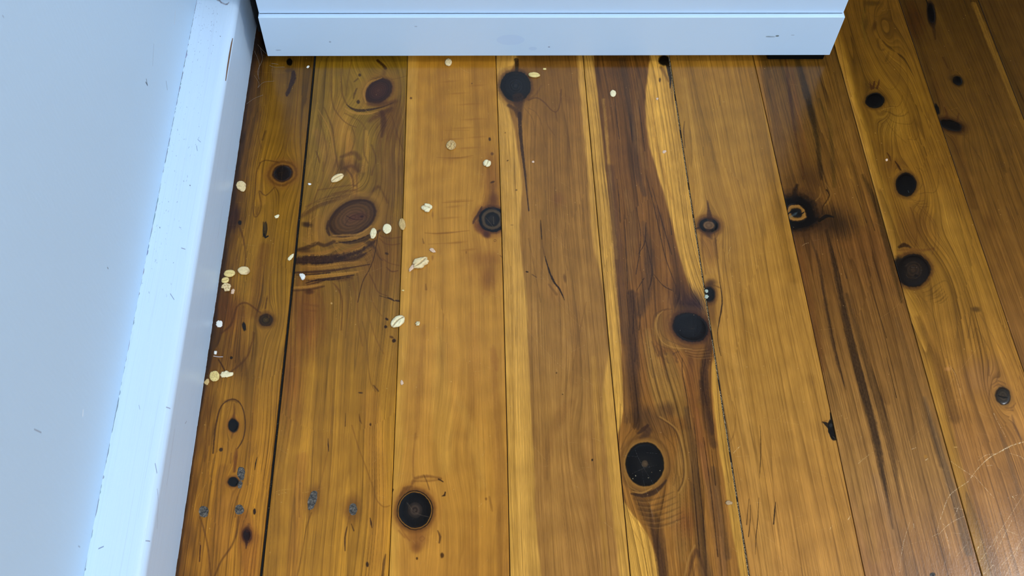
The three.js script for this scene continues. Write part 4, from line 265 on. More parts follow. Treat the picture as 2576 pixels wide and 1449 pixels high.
line('#4c3012', 0.75, 0.8, 0.6, [390.7,-518.4,392,-501.9,388.1,-484.8,383.4,-474.4]); line('#54361a', 0.7, 0.8, 0.6, [398.1,-519.2,405.6,-506.1,406.6,-493.1,403.7,-480.4,397.6,-468]); line('#54361a', 0.6, 0.7, 0.6, [393.4,-514.9,399.1,-501.8,397.3,-484.7,391.7,-472.2]); line('#4c3012', 0.6, 0.7, 0.6, [378.2,-508.5,379.2,-493.4,377.2,-480.7]); line('#54361a', 0.55, 0.7, 0.6, [401.7,-519.2,408.8,-501.7,407.9,-484.6,401.5,-467.9]); 
line('#24140b', 0.85, [2, 4, 2], 1.8, [370.4,-475.8,375.6,-478.2,380.2,-475.7]); line('#4a2616', 0.8, [1.5, 3, 2, 1], 1.6, [369.6,-472.5,379.6,-473.2,389.9,-472.2,401,-474.2]); line('#8d5a2c', 0.7, 1, 0.7, [367.9,-471.2,377.5,-471.5,385.4,-468.1]); line('#57301a', 0.7, 1.8, 1.2, [365.7,-466.3,376.9,-469]); 
knot([376.8,-451.8,-9.8,14,10.5,7.4], [[0, '#32261f', 1], [0.4, '#2b211d', 1], [0.7, '#1c1615', 1], [0.93, '#100c0e', 1], [1.03, '#1c120d', 0.95], [1.15, '#4c3018', 0.7], [1.4, '#7a5624', 0.35], [1.7, '#8a6427', 0]], { rings: 4, ringA: 0.25, flow: 0.9 }); mark('#15100e', 0.9, 0.4, [366.2,-455.2,-0.9,11.1,4.9,0.4]); line('#b3aca6', 0.7, 0.5, 0.4, [376.2,-454.7,380.7,-454.6]); mark('#0f0b0c', 0.7, 0.6, [377.9,-446.1,-1.6,1,0.8,1.2]);
for (let i = 0; i < 5; i++) { line('#553a18', 0.7, [0.4, 0.9, 0.5], 0.5, [377.2,-432.6,384,-434.9,388.4,-438.8].map((v, k) => v + (k % 2 ? i * 3.4 : i * 2.2)), 0.8); line('#553a18', 0.6, [0.4, 0.9, 0.5], 0.5, [387.5,-428.5,391.9,-430.8,397.2,-435.5].map((v, k) => v + (k % 2 ? i * 2.6 : i * 0.8)), 0.8); } line('#5c4020', 0.7, 0.8, 0.6, [391,-435.6,402.8,-441,404.9,-429.4,402.5,-408,398.1,-385.3]); line('#5c4020', 0.6, 0.7, 0.6, [377.8,-423.9,382.3,-408.3,383.2,-385.6,383.3,-367.1]); mark('#4d361c', 0.75, 0.7, [420.7,-412.4,-4.2,-0.3,-0.2,2.8]); line('#553c20', 0.7, 0.9, 0.6, [416.6,-413.6,412.2,-400.2,406.7,-385.2]); line('#553c20', 0.6, 0.7, 0.6, [410.7,-385.2,415.7,-394.5,418.6,-386.9,421.5,-373.9]); line('#60432a', 0.6, 0.7, 0.6, [422.8,-407.7,428,-384.9,432.6,-366.4]);
knot([420.2,-332.3,-3.3,7.2,5.1,2.3], [[0, '#3a3230', 1], [0.5, '#37312f', 1], [0.8, '#2c2a2e', 1], [1.0, '#3a2c22', 0.95], [1.15, '#7d5a34', 0.7], [1.5, '#8a6238', 0.4], [2, '#976c31', 0]], { rings: 3, ringA: 0.2, flow: 1.8 }); line('#0f0d0d', 0.9, [0.8, 1.6, 1], 0.5, [416.6,-332.3,420.1,-330.9,422.7,-330.8]); for (const p of [[415,-340.1,419.6,-342.5,423.7,-339.9], [414.3,-342.2,420.5,-345.6,425.5,-342.7], [419.4,-321.9,424.1,-321.8,428.6,-325.9], [420.7,-319.8,424.5,-319.7], [414,-343.3,408.5,-331.1,407.8,-320.7,407.6,-303.7,408.5,-293.7], [418.1,-345,420.7,-348.5,422.9,-353.8], [417.9,-364.8,414.1,-350.4]]) line('#54382a', 0.75, [0.5, 1, 0.6], 0.5, p); line('#4a3430', 0.75, [0.8, 1.8, 1.2], 0.9, [422.5,-315.3,422,-305.2,424,-295.1]); line('#54413a', 0.65, [1, 2.5, 2.5, 2], 1.4, [408.7,-302,409,-287.1,408.9,-270.9,409.3,-251.9]);
line('#c8986c', 0.7, [0.4, 1, 0.6, 0.3], 0.5, [384.2,-360.6,386.4,-354,386.7,-345.5,385.5,-321.1]); line('#3d2a20', 0.7, 0.6, 0.4, [386,-357.6,387.3,-352.6,387.5,-340.2]); line('#c8986c', 0.6, 0.4, 0.4, [390.3,-354,403,-366.8,414.5,-378.4]); line('#c8986c', 0.5, 0.4, 0.4, [384.2,-348.4,370.7,-331.7]); mark('#c08a64', 0.5, 0.8, [382.3,-357,-2.9,0.7,0.5,2]); line('#c59a70', 0.5, 0.4, 0.4, [396.8,-319.2,400.3,-315.7,407.2,-313.2]);
line('#f4e6d4', 0.95, [0.7, 1.1, 0.9, 0.7, 0.6, 0.5, 0.4], 0.35, [425.9,-293.1,414.6,-290,404.1,-285.2,396.1,-281.5,388.5,-276.4,380.7,-269.8,372.2,-261.4], 0.7);
for (const p of [[372.2,-261.4,363.3,-256.5], [411.2,-283.8,419.5,-280.4,421.6,-277.1], [384.5,-277.8,392.1,-282.5,398.6,-283.4], [378.3,-266.7,384.4,-255.5,388.5,-248.6], [361.8,-279.8,370.4,-271.6,377.9,-265.1], [395.9,-274.4,389.6,-273.8], [412,-297,408.4,-317.3], [352.6,-193.3,366.4,-203,387.5,-224.8,413.2,-251.8], [371,-198.6,396.8,-230.6], [387.5,-224.8,398.1,-220], [373.1,-205.8,382.8,-218.9], [356.5,-198.9,370.2,-216.2], [357.1,-190.6,358.1,-204.7,371.2,-214.7], [380.2,-190.1,395,-209.7], [402.3,-248.9,407.3,-250.4], [362.9,-190.5,373.9,-198.5], [372.3,-192.8,391.1,-206.9,402.4,-218.5]]) line('#f0dcc4', 0.75, [0.3, 0.6, 0.5, 0.3], 0.3, p, 0.6);
mark('#d8b48c', 0.5, 0.6, [370.3,-289.5,-1.6,0,0,0.5]); line('#fbf2e6', 0.9, 0.6, 0.3, [402.9,-248.9,404.1,-247]);

// the board's left neighbour also carries the long scratch on towards the joint
B = BOARDS[6];
line('#ecd6ba', 0.85, [0.5, 0.9, 0.7, 0.6, 0.4], 0.35, [363.3,-256.5,357.7,-252.9,353.2,-248.6,349.1,-242.2,342.8,-231.7], 0.6);
for (const p of [[362.8,-234.9,355.1,-232.1,346.3,-227.1,336.9,-219.2], [341.8,-230.2,338.8,-223.4], [334.1,-219.9,339.1,-222.2], [344.4,-224.1,345.1,-216.7,343.4,-205], [349.6,-222.5,356.8,-221.5], [356.1,-241.2,363.3,-239.8], [346.3,-227.1,344.5,-229.3], [320.7,-232.2,311.1,-214.5,303.4,-194.3], [348.1,-204.9,357.4,-212.9], [354.3,-234.5,359.9,-242]]) line('#ead4ba', 0.75, [0.3, 0.6, 0.4], 0.3, p, 0.6);

// ninth board: brown, black marks along its left joint
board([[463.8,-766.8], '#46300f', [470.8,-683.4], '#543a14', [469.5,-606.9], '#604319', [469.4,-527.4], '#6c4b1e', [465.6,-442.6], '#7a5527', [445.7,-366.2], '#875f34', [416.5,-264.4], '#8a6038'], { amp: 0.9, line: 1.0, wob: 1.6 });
spot('#3f2408', 0.75, 0.8, [452.7,-755.2,-5.1,28.3,10.5,1.9]); band('#7a5a24', 0.75, [6, 6.5, 6.5, 6], 2, [521.2,-778.5,522.4,-710.3,524.4,-636.4,524.6,-587.1]); band('#5c4216', 0.5, [5, 6], 4, [477.8,-772.6,483.4,-715.8,490.8,-641.7]); band('#4a3210', 0.5, [3, 4, 4], 3, [484.4,-726.9,486.9,-641.7,489.8,-559.1]); band('#523413', 0.5, [5, 8, 6], 5, [452.1,-672.9,451.5,-582.9,448.7,-518.8]); band('#80592a', 0.35, [5, 8], 5, [457.5,-550.2,458.7,-442.7]); spot('#5c3c18', 0.6, 0.8, [456.7,-501.2,-1.9,10,5.8,1.1]); band('#54381a', 0.5, [1, 3, 1], 2, [477.7,-518.5,479.7,-501,479.9,-494.5]);
knot([472.6,-763.9,-2.7,14.9,3.7,0.7], [[0, '#060405', 1], [0.9, '#080506', 1], [1.15, '#20140a', 0.7], [1.6, '#46300f', 0]], { flow: 0.8 }); line('#2f1d0e', 0.75, [2, 3, 1], 1.4, [470.5,-750.7,468.9,-738.2,467.3,-727]); line('#0b0806', 0.8, [1, 2], 0.8, [472.4,-784.4,472.8,-776.1]);
knot([475,-671.2,-1,5.9,4.5,0.7], [[0, '#040405', 1], [0.9, '#060506', 1], [1.15, '#2f200e', 0.7], [1.8, '#543a14', 0]], { flow: 1.2 }); mark('#3a2a16', 0.6, 0.8, [470.1,-674.9,-3.6,2.4,1.8,2.8]); line('#3a2410', 0.6, [2, 1], 1.2, [468.5,-702.2,469.9,-687.7]); 
knot([453.1,-614.4,-9.7,-3.9,-2.6,6.3], [[0, '#080607', 1], [0.85, '#0a0706', 1], [1.1, '#2a1809', 0.8], [1.5, '#40280f', 0.5], [2.0, '#604319', 0]], { flow: 1.2 }); mark('#070506', 0.95, 0.4, [444.9,-634.3,-0.8,6.9,2.3,0.3]); line('#3b2212', 0.7, [3, 2, 1], 1.6, [450.5,-621.8,452.9,-627.8,452.9,-636.8]); line('#3b2212', 0.6, [2, 1], 1.4, [460.6,-619.3,464.8,-629.2]); line('#53380f', 0.6, 0.8, 0.6, [461.9,-606.9,467.9,-587.5,472.2,-550,473,-527.4]); line('#4a3010', 0.6, 0.7, 0.6, [462.4,-602.1,469,-578,471.2,-559.3]); line('#3c260d', 0.5, 0.7, 0.6, [480.6,-646.8,484,-577.9,485.9,-509.6]);

// tenth board: brown, the dim of the corner put into its colour
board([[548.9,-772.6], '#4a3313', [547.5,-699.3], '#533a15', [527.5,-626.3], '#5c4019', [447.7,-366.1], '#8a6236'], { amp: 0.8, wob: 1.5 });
strip('#3d2a0e', 0.5, 5, 'left', [531.3,-784.4,533.8,-721.3,535.3,-651.7]);

// ---------------------------------------------------------------- paint a board's grain into a texture
const TW = 384, TH = 2048;
function paintBoard(b, x0, x1) {
  const W = TW, H = TH, dx = (x1 - x0) / W, dz = (Z1 - Z0) / H, buf = new Float32Array(W * H * 3);
  const X = (i) => x0 + (i + 0.5) * dx, Z = (j) => Z0 + (j + 0.5) * dz;
  // base tone along the board
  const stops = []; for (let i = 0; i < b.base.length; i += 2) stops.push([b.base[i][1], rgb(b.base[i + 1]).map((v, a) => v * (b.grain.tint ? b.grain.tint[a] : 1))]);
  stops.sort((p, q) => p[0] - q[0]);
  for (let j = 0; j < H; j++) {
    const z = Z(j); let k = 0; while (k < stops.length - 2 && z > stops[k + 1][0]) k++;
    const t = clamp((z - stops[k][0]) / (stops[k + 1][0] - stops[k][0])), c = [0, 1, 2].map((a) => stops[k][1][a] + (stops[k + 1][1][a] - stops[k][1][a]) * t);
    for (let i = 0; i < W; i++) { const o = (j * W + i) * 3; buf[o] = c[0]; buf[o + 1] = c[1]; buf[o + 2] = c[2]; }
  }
  const mix = (o, c, a) => { buf[o] += (c[0] - buf[o]) * a; buf[o + 1] += (c[1] - buf[o + 1]) * a; buf[o + 2] += (c[2] - buf[o + 2]) * a; };
  const fibrous = (v, x, z) => clamp(v + 1.5 * (noise(x / 1.6, z / 42) * 0.6 + noise(x / 0.7, z / 20 + 9) * 0.5) * v * (1.2 - v));
  const lay = {
    strip(p) {
      let k = 0; const q = [...p.pts].sort((m, n) => m[1] - n[1]), s = p.side === 'left' ? 1 : -1;
      for (let j = 0; j < H; j++) {
        const z = Z(j); while (k < q.length - 2 && z > q[k + 1][1]) k++;
        const t = clamp((z - q[k][1]) / Math.max(1e-3, q[k + 1][1] - q[k][1])), xb = q[k][0] + (q[k + 1][0] - q[k][0]) * t;
        for (let i = 0; i < W; i++) {
          const x = X(i), d = s * (xb - x) + noise(x * 0.3 + 40, z * 0.05) * p.soft * 0.5 + noise(x * 1.1, z * 0.09 + 9) * p.soft * 0.25;
          const a = smooth(-p.soft, p.soft, d) * p.alpha; if (a > 0.003) mix((j * W + i) * 3, p.c, a);
        }
      }
    },
    stroke(p) {
      let lx = 1e9, hx = -1e9, lz = 1e9, hz = -1e9; for (const [x, z, w] of p.pts) { const r = w / 2 + p.soft + p.jit + 0.5; lx = Math.min(lx, x - r); hx = Math.max(hx, x + r); lz = Math.min(lz, z - r); hz = Math.max(hz, z + r); }
      const i0 = Math.max(0, Math.floor((lx - x0) / dx)), i1 = Math.min(W - 1, Math.ceil((hx - x0) / dx)), j0 = Math.max(0, Math.floor((lz - Z0) / dz)), j1 = Math.min(H - 1, Math.ceil((hz - Z0) / dz));
      if (i1 < i0 || j1 < j0) return;
      const w = i1 - i0 + 1, m = new Float32Array(w * (j1 - j0 + 1));
      for (let s = 0; s < p.pts.length - 1; s++) {
        const [ax, az, aw] = p.pts[s], [bx, bz, bw] = p.pts[s + 1], r = Math.max(aw, bw) / 2 + p.soft + p.jit, ex = bx - ax, ez = bz - az, L2 = ex * ex + ez * ez + 1e-9;
        const si0 = Math.max(i0, Math.floor((Math.min(ax, bx) - r - x0) / dx)), si1 = Math.min(i1, Math.ceil((Math.max(ax, bx) + r - x0) / dx)), sj0 = Math.max(j0, Math.floor((Math.min(az, bz) - r - Z0) / dz)), sj1 = Math.min(j1, Math.ceil((Math.max(az, bz) + r - Z0) / dz));
        for (let j = sj0; j <= sj1; j++) for (let i = si0; i <= si1; i++) {
          const x = X(i), z = Z(j), t = clamp(((x - ax) * ex + (z - az) * ez) / L2), d = Math.hypot(x - ax - ex * t, z - az - ez * t);
          const h = (aw + (bw - aw) * t) / 2, jd = p.jit * (noise(x * 0.45, z * 0.13) * 0.3 + noise(x * 1.3 + 7, z * 0.5) * 0.2) * Math.min(1, h + 0.3) * (h > 0.8 ? 1.7 : 1);
          const v = 1 - smooth(h - p.soft * 0.5, h + p.soft * 0.5, d + jd), q = (j - j0) * w + i - i0; if (v > m[q]) m[q] = v;
        }
      }
      for (let j = j0; j <= j1; j++) for (let i = i0; i <= i1; i++) { const v = m[(j - j0) * w + i - i0]; if (v > 0.004) mix((j * W + i) * 3, p.c, (p.fibre ? fibrous(v, X(i), Z(j)) : v) * p.alpha * (p.glint ? clamp(0.5 + 1.1 * noise(X(i) * 1.1, Z(j) * 1.1), 0.1, 1) : 0.86 + 0.14 * noise(X(i) * 0.8, Z(j) * 0.4))); }
    },
    blob(p) { lay.radial(p.e, 1 + p.soft, (r, o) => { const v = 1 - smooth(1 - p.soft, 1 + p.soft * 0.6, r); if (v > 0.004) mix(o, p.c, (p.fibre ? fibrous(v, X((o / 3) % W), Z(Math.floor(o / 3 / W))) : v) * p.alpha); }, 0.12); },
    knot(p) {
      const last = p.stops[p.stops.length - 1][0];
      lay.radial(p.e, last, (r, o) => {
        let k = 0; while (k < p.stops.length - 2 && r > p.stops[k + 1][0]) k++;
        const [ra, ca, aa] = p.stops[k], [rb, cb, ab] = p.stops[k + 1], t = smooth(ra, rb, r), ring = p.rings && r < 1.02 ? 1 + 0.6 * p.ringA * Math.sin(r * p.rings * 6.283 + 2.2 * noise(r * 3, p.e[0]) + 1.6 * noise(o * 0.0007, r * 2)) : 1;
        mix(o, [0, 1, 2].map((q) => (ca[q] + (cb[q] - ca[q]) * t) * ring), aa + (ab - aa) * t);
      }, p.jit);
    },
    radial(e, reach, f, jit) {
      const [cx, cz, ax, az, bx, bz] = e, det = ax * bz - az * bx, ex = Math.hypot(ax, bx) * reach * 1.15, ez = Math.hypot(az, bz) * reach * 1.15;
      const i0 = Math.max(0, Math.floor((cx - ex - x0) / dx)), i1 = Math.min(W - 1, Math.ceil((cx + ex - x0) / dx)), j0 = Math.max(0, Math.floor((cz - ez - Z0) / dz)), j1 = Math.min(H - 1, Math.ceil((cz + ez - Z0) / dz));
      for (let j = j0; j <= j1; j++) for (let i = i0; i <= i1; i++) {
        const px = X(i) - cx, pz = Z(j) - cz, u = (px * bz - pz * bx) / det, v = (pz * ax - px * az) / det; let r = Math.hypot(u, v);
        r *= 1 + jit * (noise(u * 1.7 / (r + 0.3) + cx, v * 1.7 / (r + 0.3) + cz) + 0.6 * noise(px * 0.5 + cz, pz * 0.35)); if (r < reach) f(r, (j * W + i) * 3);
      }
    },
  };
  for (const p of b.under) lay[p.t](p);
  // the grain itself: streaks along the board that part around the knots
  const g = b.grain, S = g.seed;
  for (let j = 0; j < H; j++) {
    const z = Z(j);
    for (let i = 0; i < W; i++) {
      const x = X(i), o = (j * W + i) * 3; let u = x + g.wob * noise(x / 60 + S, z / 110) + 0.35 * g.wob * noise(x / 25, z / 110 + S);
      for (const f of b.flows) { const ddx = (x - f.x) / f.rx, ddz = (z - f.z) / (f.rz * 1.9), q = ddx * ddx + ddz * ddz; if (q < 30) u -= f.k * 0.8 * f.rx * ddx / Math.max(1, q * 0.8 + 0.4); }
      for (const f of b.bumps) { const ddx = (x - f.x) / f.sx, ddz = (z - f.z) / f.sz, q = ddx * ddx + ddz * ddz; if (q < 9) u += f.a * Math.exp(-q); }
      const n1 = noise(u / 9 + S, z / 420), n2 = noise(u / 3.1 + S, z / 240 + 5), n3 = noise(u / 1.15, z / 110 + S), n4 = noise(u / 0.5 + 3, z / 38 + S), n5 = noise(u / 0.9, z / 7 + S), n6 = noise(x / 14 + S, z / 16);
      let v = g.amp * (0.10 * n1 + 0.07 * n2 + 0.06 * n3) + g.fine * (0.085 * n4 + 0.03 * n5) + 0.05 * n6;
      const la = 0.5 + 0.5 * noise(u / 8 + 3, z / 60 + S), lb = 0.5 + 0.5 * noise(u / 6 + S, z / 150), r1 = u / 5.2 + 2.2 * noise(u / 15 + S, z / 600), r2 = u / 1.7 + 2.0 * noise(u / 7 + S, z / 300), f1 = r1 - Math.floor(r1), f2 = r2 - Math.floor(r2);
      const l1 = noise(u / 5.3 + 11 + S, z / 520 + 2);
      v -= g.line * (0.3 * Math.pow(f1, 7) * (0.25 + 0.9 * lb) * (1 - smooth(0.97, 1, f1)) + 0.12 * Math.pow(f2, 4) * la * lb * 1.5 * (1 - smooth(0.94, 1, f2)) + 0.4 * Math.exp(-l1 * l1 / 0.0012) * la * lb);
      const k = Math.exp(v); buf[o] *= k; buf[o + 1] *= Math.exp(v * 1.1); buf[o + 2] *= Math.exp(v * 1.22);
    }
  }
  for (const p of b.over) lay[p.t](p);
  // fine scratches in the varnish, denser where people walk
  const r = rng(Math.floor(S * 13) + 5);
  for (let n = 0; n < 46; n++) {
    const z = Z0 + (Z1 - Z0) * Math.sqrt(r()), x = x0 + (x1 - x0) * r(), a = (r() < 0.7 ? 0.5 : -0.7) + (r() - 0.5) * 1.6, L = 2 + 16 * r() * r();
    lay.stroke({ c: scuff([0.80, 0.66, 0.48]), glint: true, alpha: 0.16 + 0.3 * r(), soft: 0.25, jit: 0.3, pts: spline([x, z, x + Math.cos(a) * L * 0.5 + (r() - 0.5), z + Math.sin(a) * L * 0.5, x + Math.cos(a) * L, z + Math.sin(a) * L], 0.2) });
  }
  for (let n = 0; n < 30; n++) { const q = 0.25 + 0.3 * r(); lay.radial([x0 + (x1 - x0) * r(), Z0 + (Z1 - Z0) * r(), q, 0, 0, q], 1.3, (rr, o) => mix(o, [0.8, 0.68, 0.55], 0.4 * (1 - smooth(0.5, 1.3, rr))), 0.2); }
  const out = new Uint8Array(W * H * 4);
  for (let n = 0; n < W * H; n++) {
    const l = [0, 1, 2].map((a) => toLin(clamp(buf[n * 3 + a], 0.012))), k = Math.pow((0.35 * l[0] + 0.55 * l[1] + 0.1 * l[2] + 0.004) / 0.2, 0.12);
    for (let a = 0; a < 3; a++) out[n * 4 + a] = Math.round(255 * clamp(toSRGB(clamp(l[a] * TONE[a] * k))));
    out[n * 4 + 3] = 255;
  }
  return out;
}

// ---------------------------------------------------------------- the floor
const ROOM = { x0: -247.9, x1: 2600, z0: -3200, z1: 2400 };
const floor = new THREE.Group(); floor.name = 'floor'; structure(floor); scene.add(floor);
const varnish = (() => {                                    // the faint orange peel of brushed varnish
  const n = 512, d = new Uint8Array(n * n * 4);
  for (let j = 0; j < n; j++) for (let i = 0; i < n; i++) { const v = 128 + 46 * noise(i / 16, j / 32) + 40 * noise(i / 5.333, j / 10.667) + 22 * noise(i / 2.6667, j / 4); const o = (j * n + i) * 4; d[o] = d[o + 1] = d[o + 2] = clamp(v, 0, 255); d[o + 3] = 255; }
  return d;
})();
const varnishMap = dataTexture(varnish, 512, 512, false); varnishMap.repeat.set(1, 8);
function boardGeometry(i) {                                 // a plank with eased arrises, its top at y = 0
  const zs = [ROOM.z0 + 0.5]; for (let z = -820; z <= -170; z += 25) zs.push(z); zs.push(ROOM.z1 - 0.5);
  const xa = i === 0 ? -217 : Math.min(...zs.map((z) => leftX(i, z))), xb = Math.max(...zs.map((z) => rightX(i, z))), c = 0.35;
  const pos = [], uv = [], idx = [], ring = (z) => { const l = leftX(i, z), r = rightX(i, z); return [[l, -19], [l, -c], [l + c, 0], [r - c, 0], [r, -c], [r, -19]]; };
  zs.forEach((z) => ring(z).forEach(([x, y]) => { pos.push(x * MM, y * MM, z * MM); uv.push((x - xa) / (xb - xa), (z - Z0) / (Z1 - Z0)); }));
  for (let s = 0; s < zs.length - 1; s++) for (let k = 0; k < 6; k++) { const a = s * 6 + k, b = s * 6 + (k + 1) % 6, c2 = a + 6, d = b + 6; idx.push(a, c2, b, b, c2, d); }
  const e = (zs.length - 1) * 6; for (let k = 1; k < 5; k++) { idx.push(0, k, k + 1); idx.push(e, e + k + 1, e + k); }
  const g = new THREE.BufferGeometry(); g.setAttribute('position', new THREE.Float32BufferAttribute(pos, 3)); g.setAttribute('uv', new THREE.Float32BufferAttribute(uv, 2)); g.setIndex(idx);
  const flat = g.toNonIndexed(); flat.computeVertexNormals(); return { g: flat, xa, xb };
}
const boardMaterials = [];
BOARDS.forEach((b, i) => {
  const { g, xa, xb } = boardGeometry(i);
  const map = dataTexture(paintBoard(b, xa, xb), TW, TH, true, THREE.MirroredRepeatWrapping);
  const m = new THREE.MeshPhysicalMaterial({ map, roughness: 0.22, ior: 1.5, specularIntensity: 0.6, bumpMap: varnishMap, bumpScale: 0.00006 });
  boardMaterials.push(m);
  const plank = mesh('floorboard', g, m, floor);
  for (const k of b.knots) {                                 // each knot a low plug, harder than the wood around it and so a hair proud after sanding
    const [cx, cz, ax, az, bx, bz] = k.e, pos = [], uv = [], idx = [], N = 28, radii = [0, 0.35, 0.7, 0.9, 1], tall = [0.22, 0.21, 0.17, 0.1, -0.12];
    radii.forEach((r, q) => { for (let n = 0; n < N; n++) { const t = n / N * Math.PI * 2, rr = r * (1 + 0.03 * noise(Math.cos(t) * 2 + cx, Math.sin(t) * 2)), z = cz + rr * (Math.cos(t) * az + Math.sin(t) * bz), x = clamp(cx + rr * (Math.cos(t) * ax + Math.sin(t) * bx), leftX(i, z) + 0.5, rightX(i, z) - 0.5); pos.push(x * MM, tall[q] * MM, z * MM); uv.push((x - xa) / (xb - xa), (z - Z0) / (Z1 - Z0)); } });
    for (let q = 0; q < radii.length - 1; q++) for (let n = 0; n < N; n++) { const a = q * N + n, c = q * N + (n + 1) % N, d = a + N, e = c + N; if (ax * bz - az * bx > 0) idx.push(a, e, d, a, c, e); else idx.push(a, d, e, a, e, c); }
    const kg = new THREE.BufferGeometry(); kg.setAttribute('position', new THREE.Float32BufferAttribute(pos, 3)); kg.setAttribute('uv', new THREE.Float32BufferAttribute(uv, 2)); kg.setIndex(idx); kg.computeVertexNormals();
    mesh('knot', kg, m, plank);
  }
});
// boards past the frame on the right, out to the far wall
{ let x = jointX(8, -450) + 84.8, n = 0; while (x < ROOM.x1 - 5) { const w = Math.min(84.6, ROOM.x1 - x); const g = new THREE.BoxGeometry(w * MM, 0.019, (ROOM.z1 - ROOM.z0 - 1) * MM); const uv = g.attributes.uv; for (let k = 0; k < uv.count; k++) uv.setY(k, uv.getY(k) * 5.3 + n * 0.37); const m = mesh('floorboard', g, boardMaterials[[5, 2, 8, 3, 7, 6, 5, 8][n % 8]], floor); m.position.set((x + w / 2) * MM, -0.0095, (ROOM.z0 + ROOM.z1) / 2 * MM); x += 85; n++; } }
const subfloor = mesh('subfloor', new THREE.BoxGeometry((ROOM.x1 - ROOM.x0) * MM, 0.02, (ROOM.z1 - ROOM.z0) * MM), new THREE.MeshStandardMaterial({ color: 0x0c0a08, roughness: 0.95 }), floor);
subfloor.position.set((ROOM.x0 + ROOM.x1) / 2 * MM, -0.0295, (ROOM.z0 + ROOM.z1) / 2 * MM);
// dirt and old filler packed into the joints
const grimeOf = (seed, most, from) => { const w = 16, h = 1024, d = new Uint8Array(w * h * 4); for (let j = 0; j < h; j++) for (let i = 0; i < w; i++) { const v = noise(j / 9, i / 6), k = noise(j / 60, 4), o = (j * w + i) * 4, s = noise(j / 4 + seed, i / 5) > most && k > from ? 1 : 0; d[o] = s ? 196 : 18 + 12 * v; d[o + 1] = s ? 172 : 17 + 11 * v; d[o + 2] = s ? 128 : 16 + 10 * v; d[o + 3] = 255; } return dataTexture(d, 16, 1024, true); };
const grimeMap = grimeOf(0, 0.55, 0.1), grimeFull = grimeOf(5, 0.12, -0.25);
for (let k = 0; k < 9; k++) {
  const pos = [], uv = [], idx = [], zs = []; for (let z = -820; z <= -170; z += 25) zs.push(z);
  const deep = k === 0 ? -2.2 : k === 4 ? -1.1 : -1.6;
  zs.forEach((z, s) => { for (const q of [-1, 1]) { pos.push((jointX(k, z) + q * (JOINT_HALF[k] - 0.02)) * MM, deep * MM, z * MM); uv.push(q / 2 + 0.5, z / 260 + k * 0.31); } if (s) { const a = s * 2 - 2; idx.push(a, a + 2, a + 1, a + 1, a + 2, a + 3); } });
  const g = new THREE.BufferGeometry(); g.setAttribute('position', new THREE.Float32BufferAttribute(pos, 3)); g.setAttribute('uv', new THREE.Float32BufferAttribute(uv, 2)); g.setIndex(idx); g.computeVertexNormals();
  mesh('joint_filler', g, new THREE.MeshStandardMaterial({ map: k === 4 ? grimeFull : grimeMap, roughness: 0.9, color: k === 0 ? 0x9a9a9a : k === 4 ? 0xffffff : 0x555049 }), floor);
}
// grey putty over punched nails, and the slot of an old batten
function puttyGeometry(L, W, seed, h = 0.35) { const g = new THREE.SphereGeometry(1, 26, 12, 0, Math.PI * 2, 0, Math.PI / 2), p = g.attributes.position; for (let i = 0; i < p.count; i++) { const x = p.getX(i), y = p.getY(i), z = p.getZ(i), r = 1 + 0.13 * noise(x * 1.6 + seed, z * 1.6) + 0.06 * noise(x * 5, z * 5 + seed); p.setXYZ(i, x * r * L / 2 * MM, (y * h * (0.8 + 0.8 * noise(x * 3.2 + seed, z * 3.2)) - 0.05) * MM, z * r * W / 2 * MM); } const uv = g.attributes.uv; for (let i = 0; i < uv.count; i++) uv.setXY(i, p.getX(i) * 70 + seed, p.getZ(i) * 70); g.computeVertexNormals(); return g; }
const puttyMap = (() => { const n = 64, d = new Uint8Array(n * n * 4); for (let j = 0; j < n; j++) for (let i = 0; i < n; i++) { const v = 74 + 44 * noise(i / 8, j / 8) + 44 * noise(i / 4, j / 4) + 20 * noise(i / 2, j / 2), o = (j * n + i) * 4; d[o] = clamp(v * 1.0, 20, 255); d[o + 1] = clamp(v * 0.92, 18, 255); d[o + 2] = clamp(v * 0.8, 18, 255); d[o + 3] = 255; } return dataTexture(d, n, n, true); })();
const puttyMaterial = new THREE.MeshStandardMaterial({ map: puttyMap, roughness: 0.5, bumpMap: puttyMap, bumpScale: 0.0004 });
const planks = floor.children.filter((o) => o.name === 'floorboard');
[[0, -198.5, -249.7, 9, 7, 1.19], [0, -172.8, -250.6, 8.3, 6.7, 1.18], [0, -174.5, -278.5, 11.5, 5.5, 1.36], [0, -174.4, -269.8, 6.1, 3.3, 1.60], [1, -120.2, -256.8, 15.4, 6.5, 1.74], [1, -90.1, -249.3, 9.4, 5.8, 1.47]].forEach(([i, x, z, L, W, a], n) => { const p = mesh('nail_filler', puttyGeometry(L, W, n * 3.7), puttyMaterial, planks[i]); p.position.set(x * MM, 0, z * MM); p.rotation.y = -a; });

// ---------------------------------------------------------------- walls, ceiling, skirting
const PAINT = { wall: [0.55, 0.72, 0.89], trim: [0.60, 0.755, 0.92], cabinet: [0.59, 0.75, 0.92] };
const col = (c) => new THREE.Color().setRGB(...c);
const wallBump = (() => { const n = 512, d = new Uint8Array(n * n * 4); for (let j = 0; j < n; j++) for (let i = 0; i < n; i++) { const v = 128 + 50 * noise(i / 32, j / 64) + 40 * noise(i / 8, j / 32) + 40 * noise(i / 5.333, j / 12.8), o = (j * n + i) * 4; d[o] = d[o + 1] = d[o + 2] = clamp(v, 0, 255); d[o + 3] = 255; } return dataTexture(d, n, n, false); })();
function canvasTexture(w, h, draw, srgb = true) { const c = document.createElement('canvas'); c.width = w; c.height = h; draw(c.getContext('2d'), w, h); const t = new THREE.CanvasTexture(c); if (srgb) t.colorSpace = THREE.SRGBColorSpace; return t; }
const hexOf = (c) => '#' + col(c).getHexString();
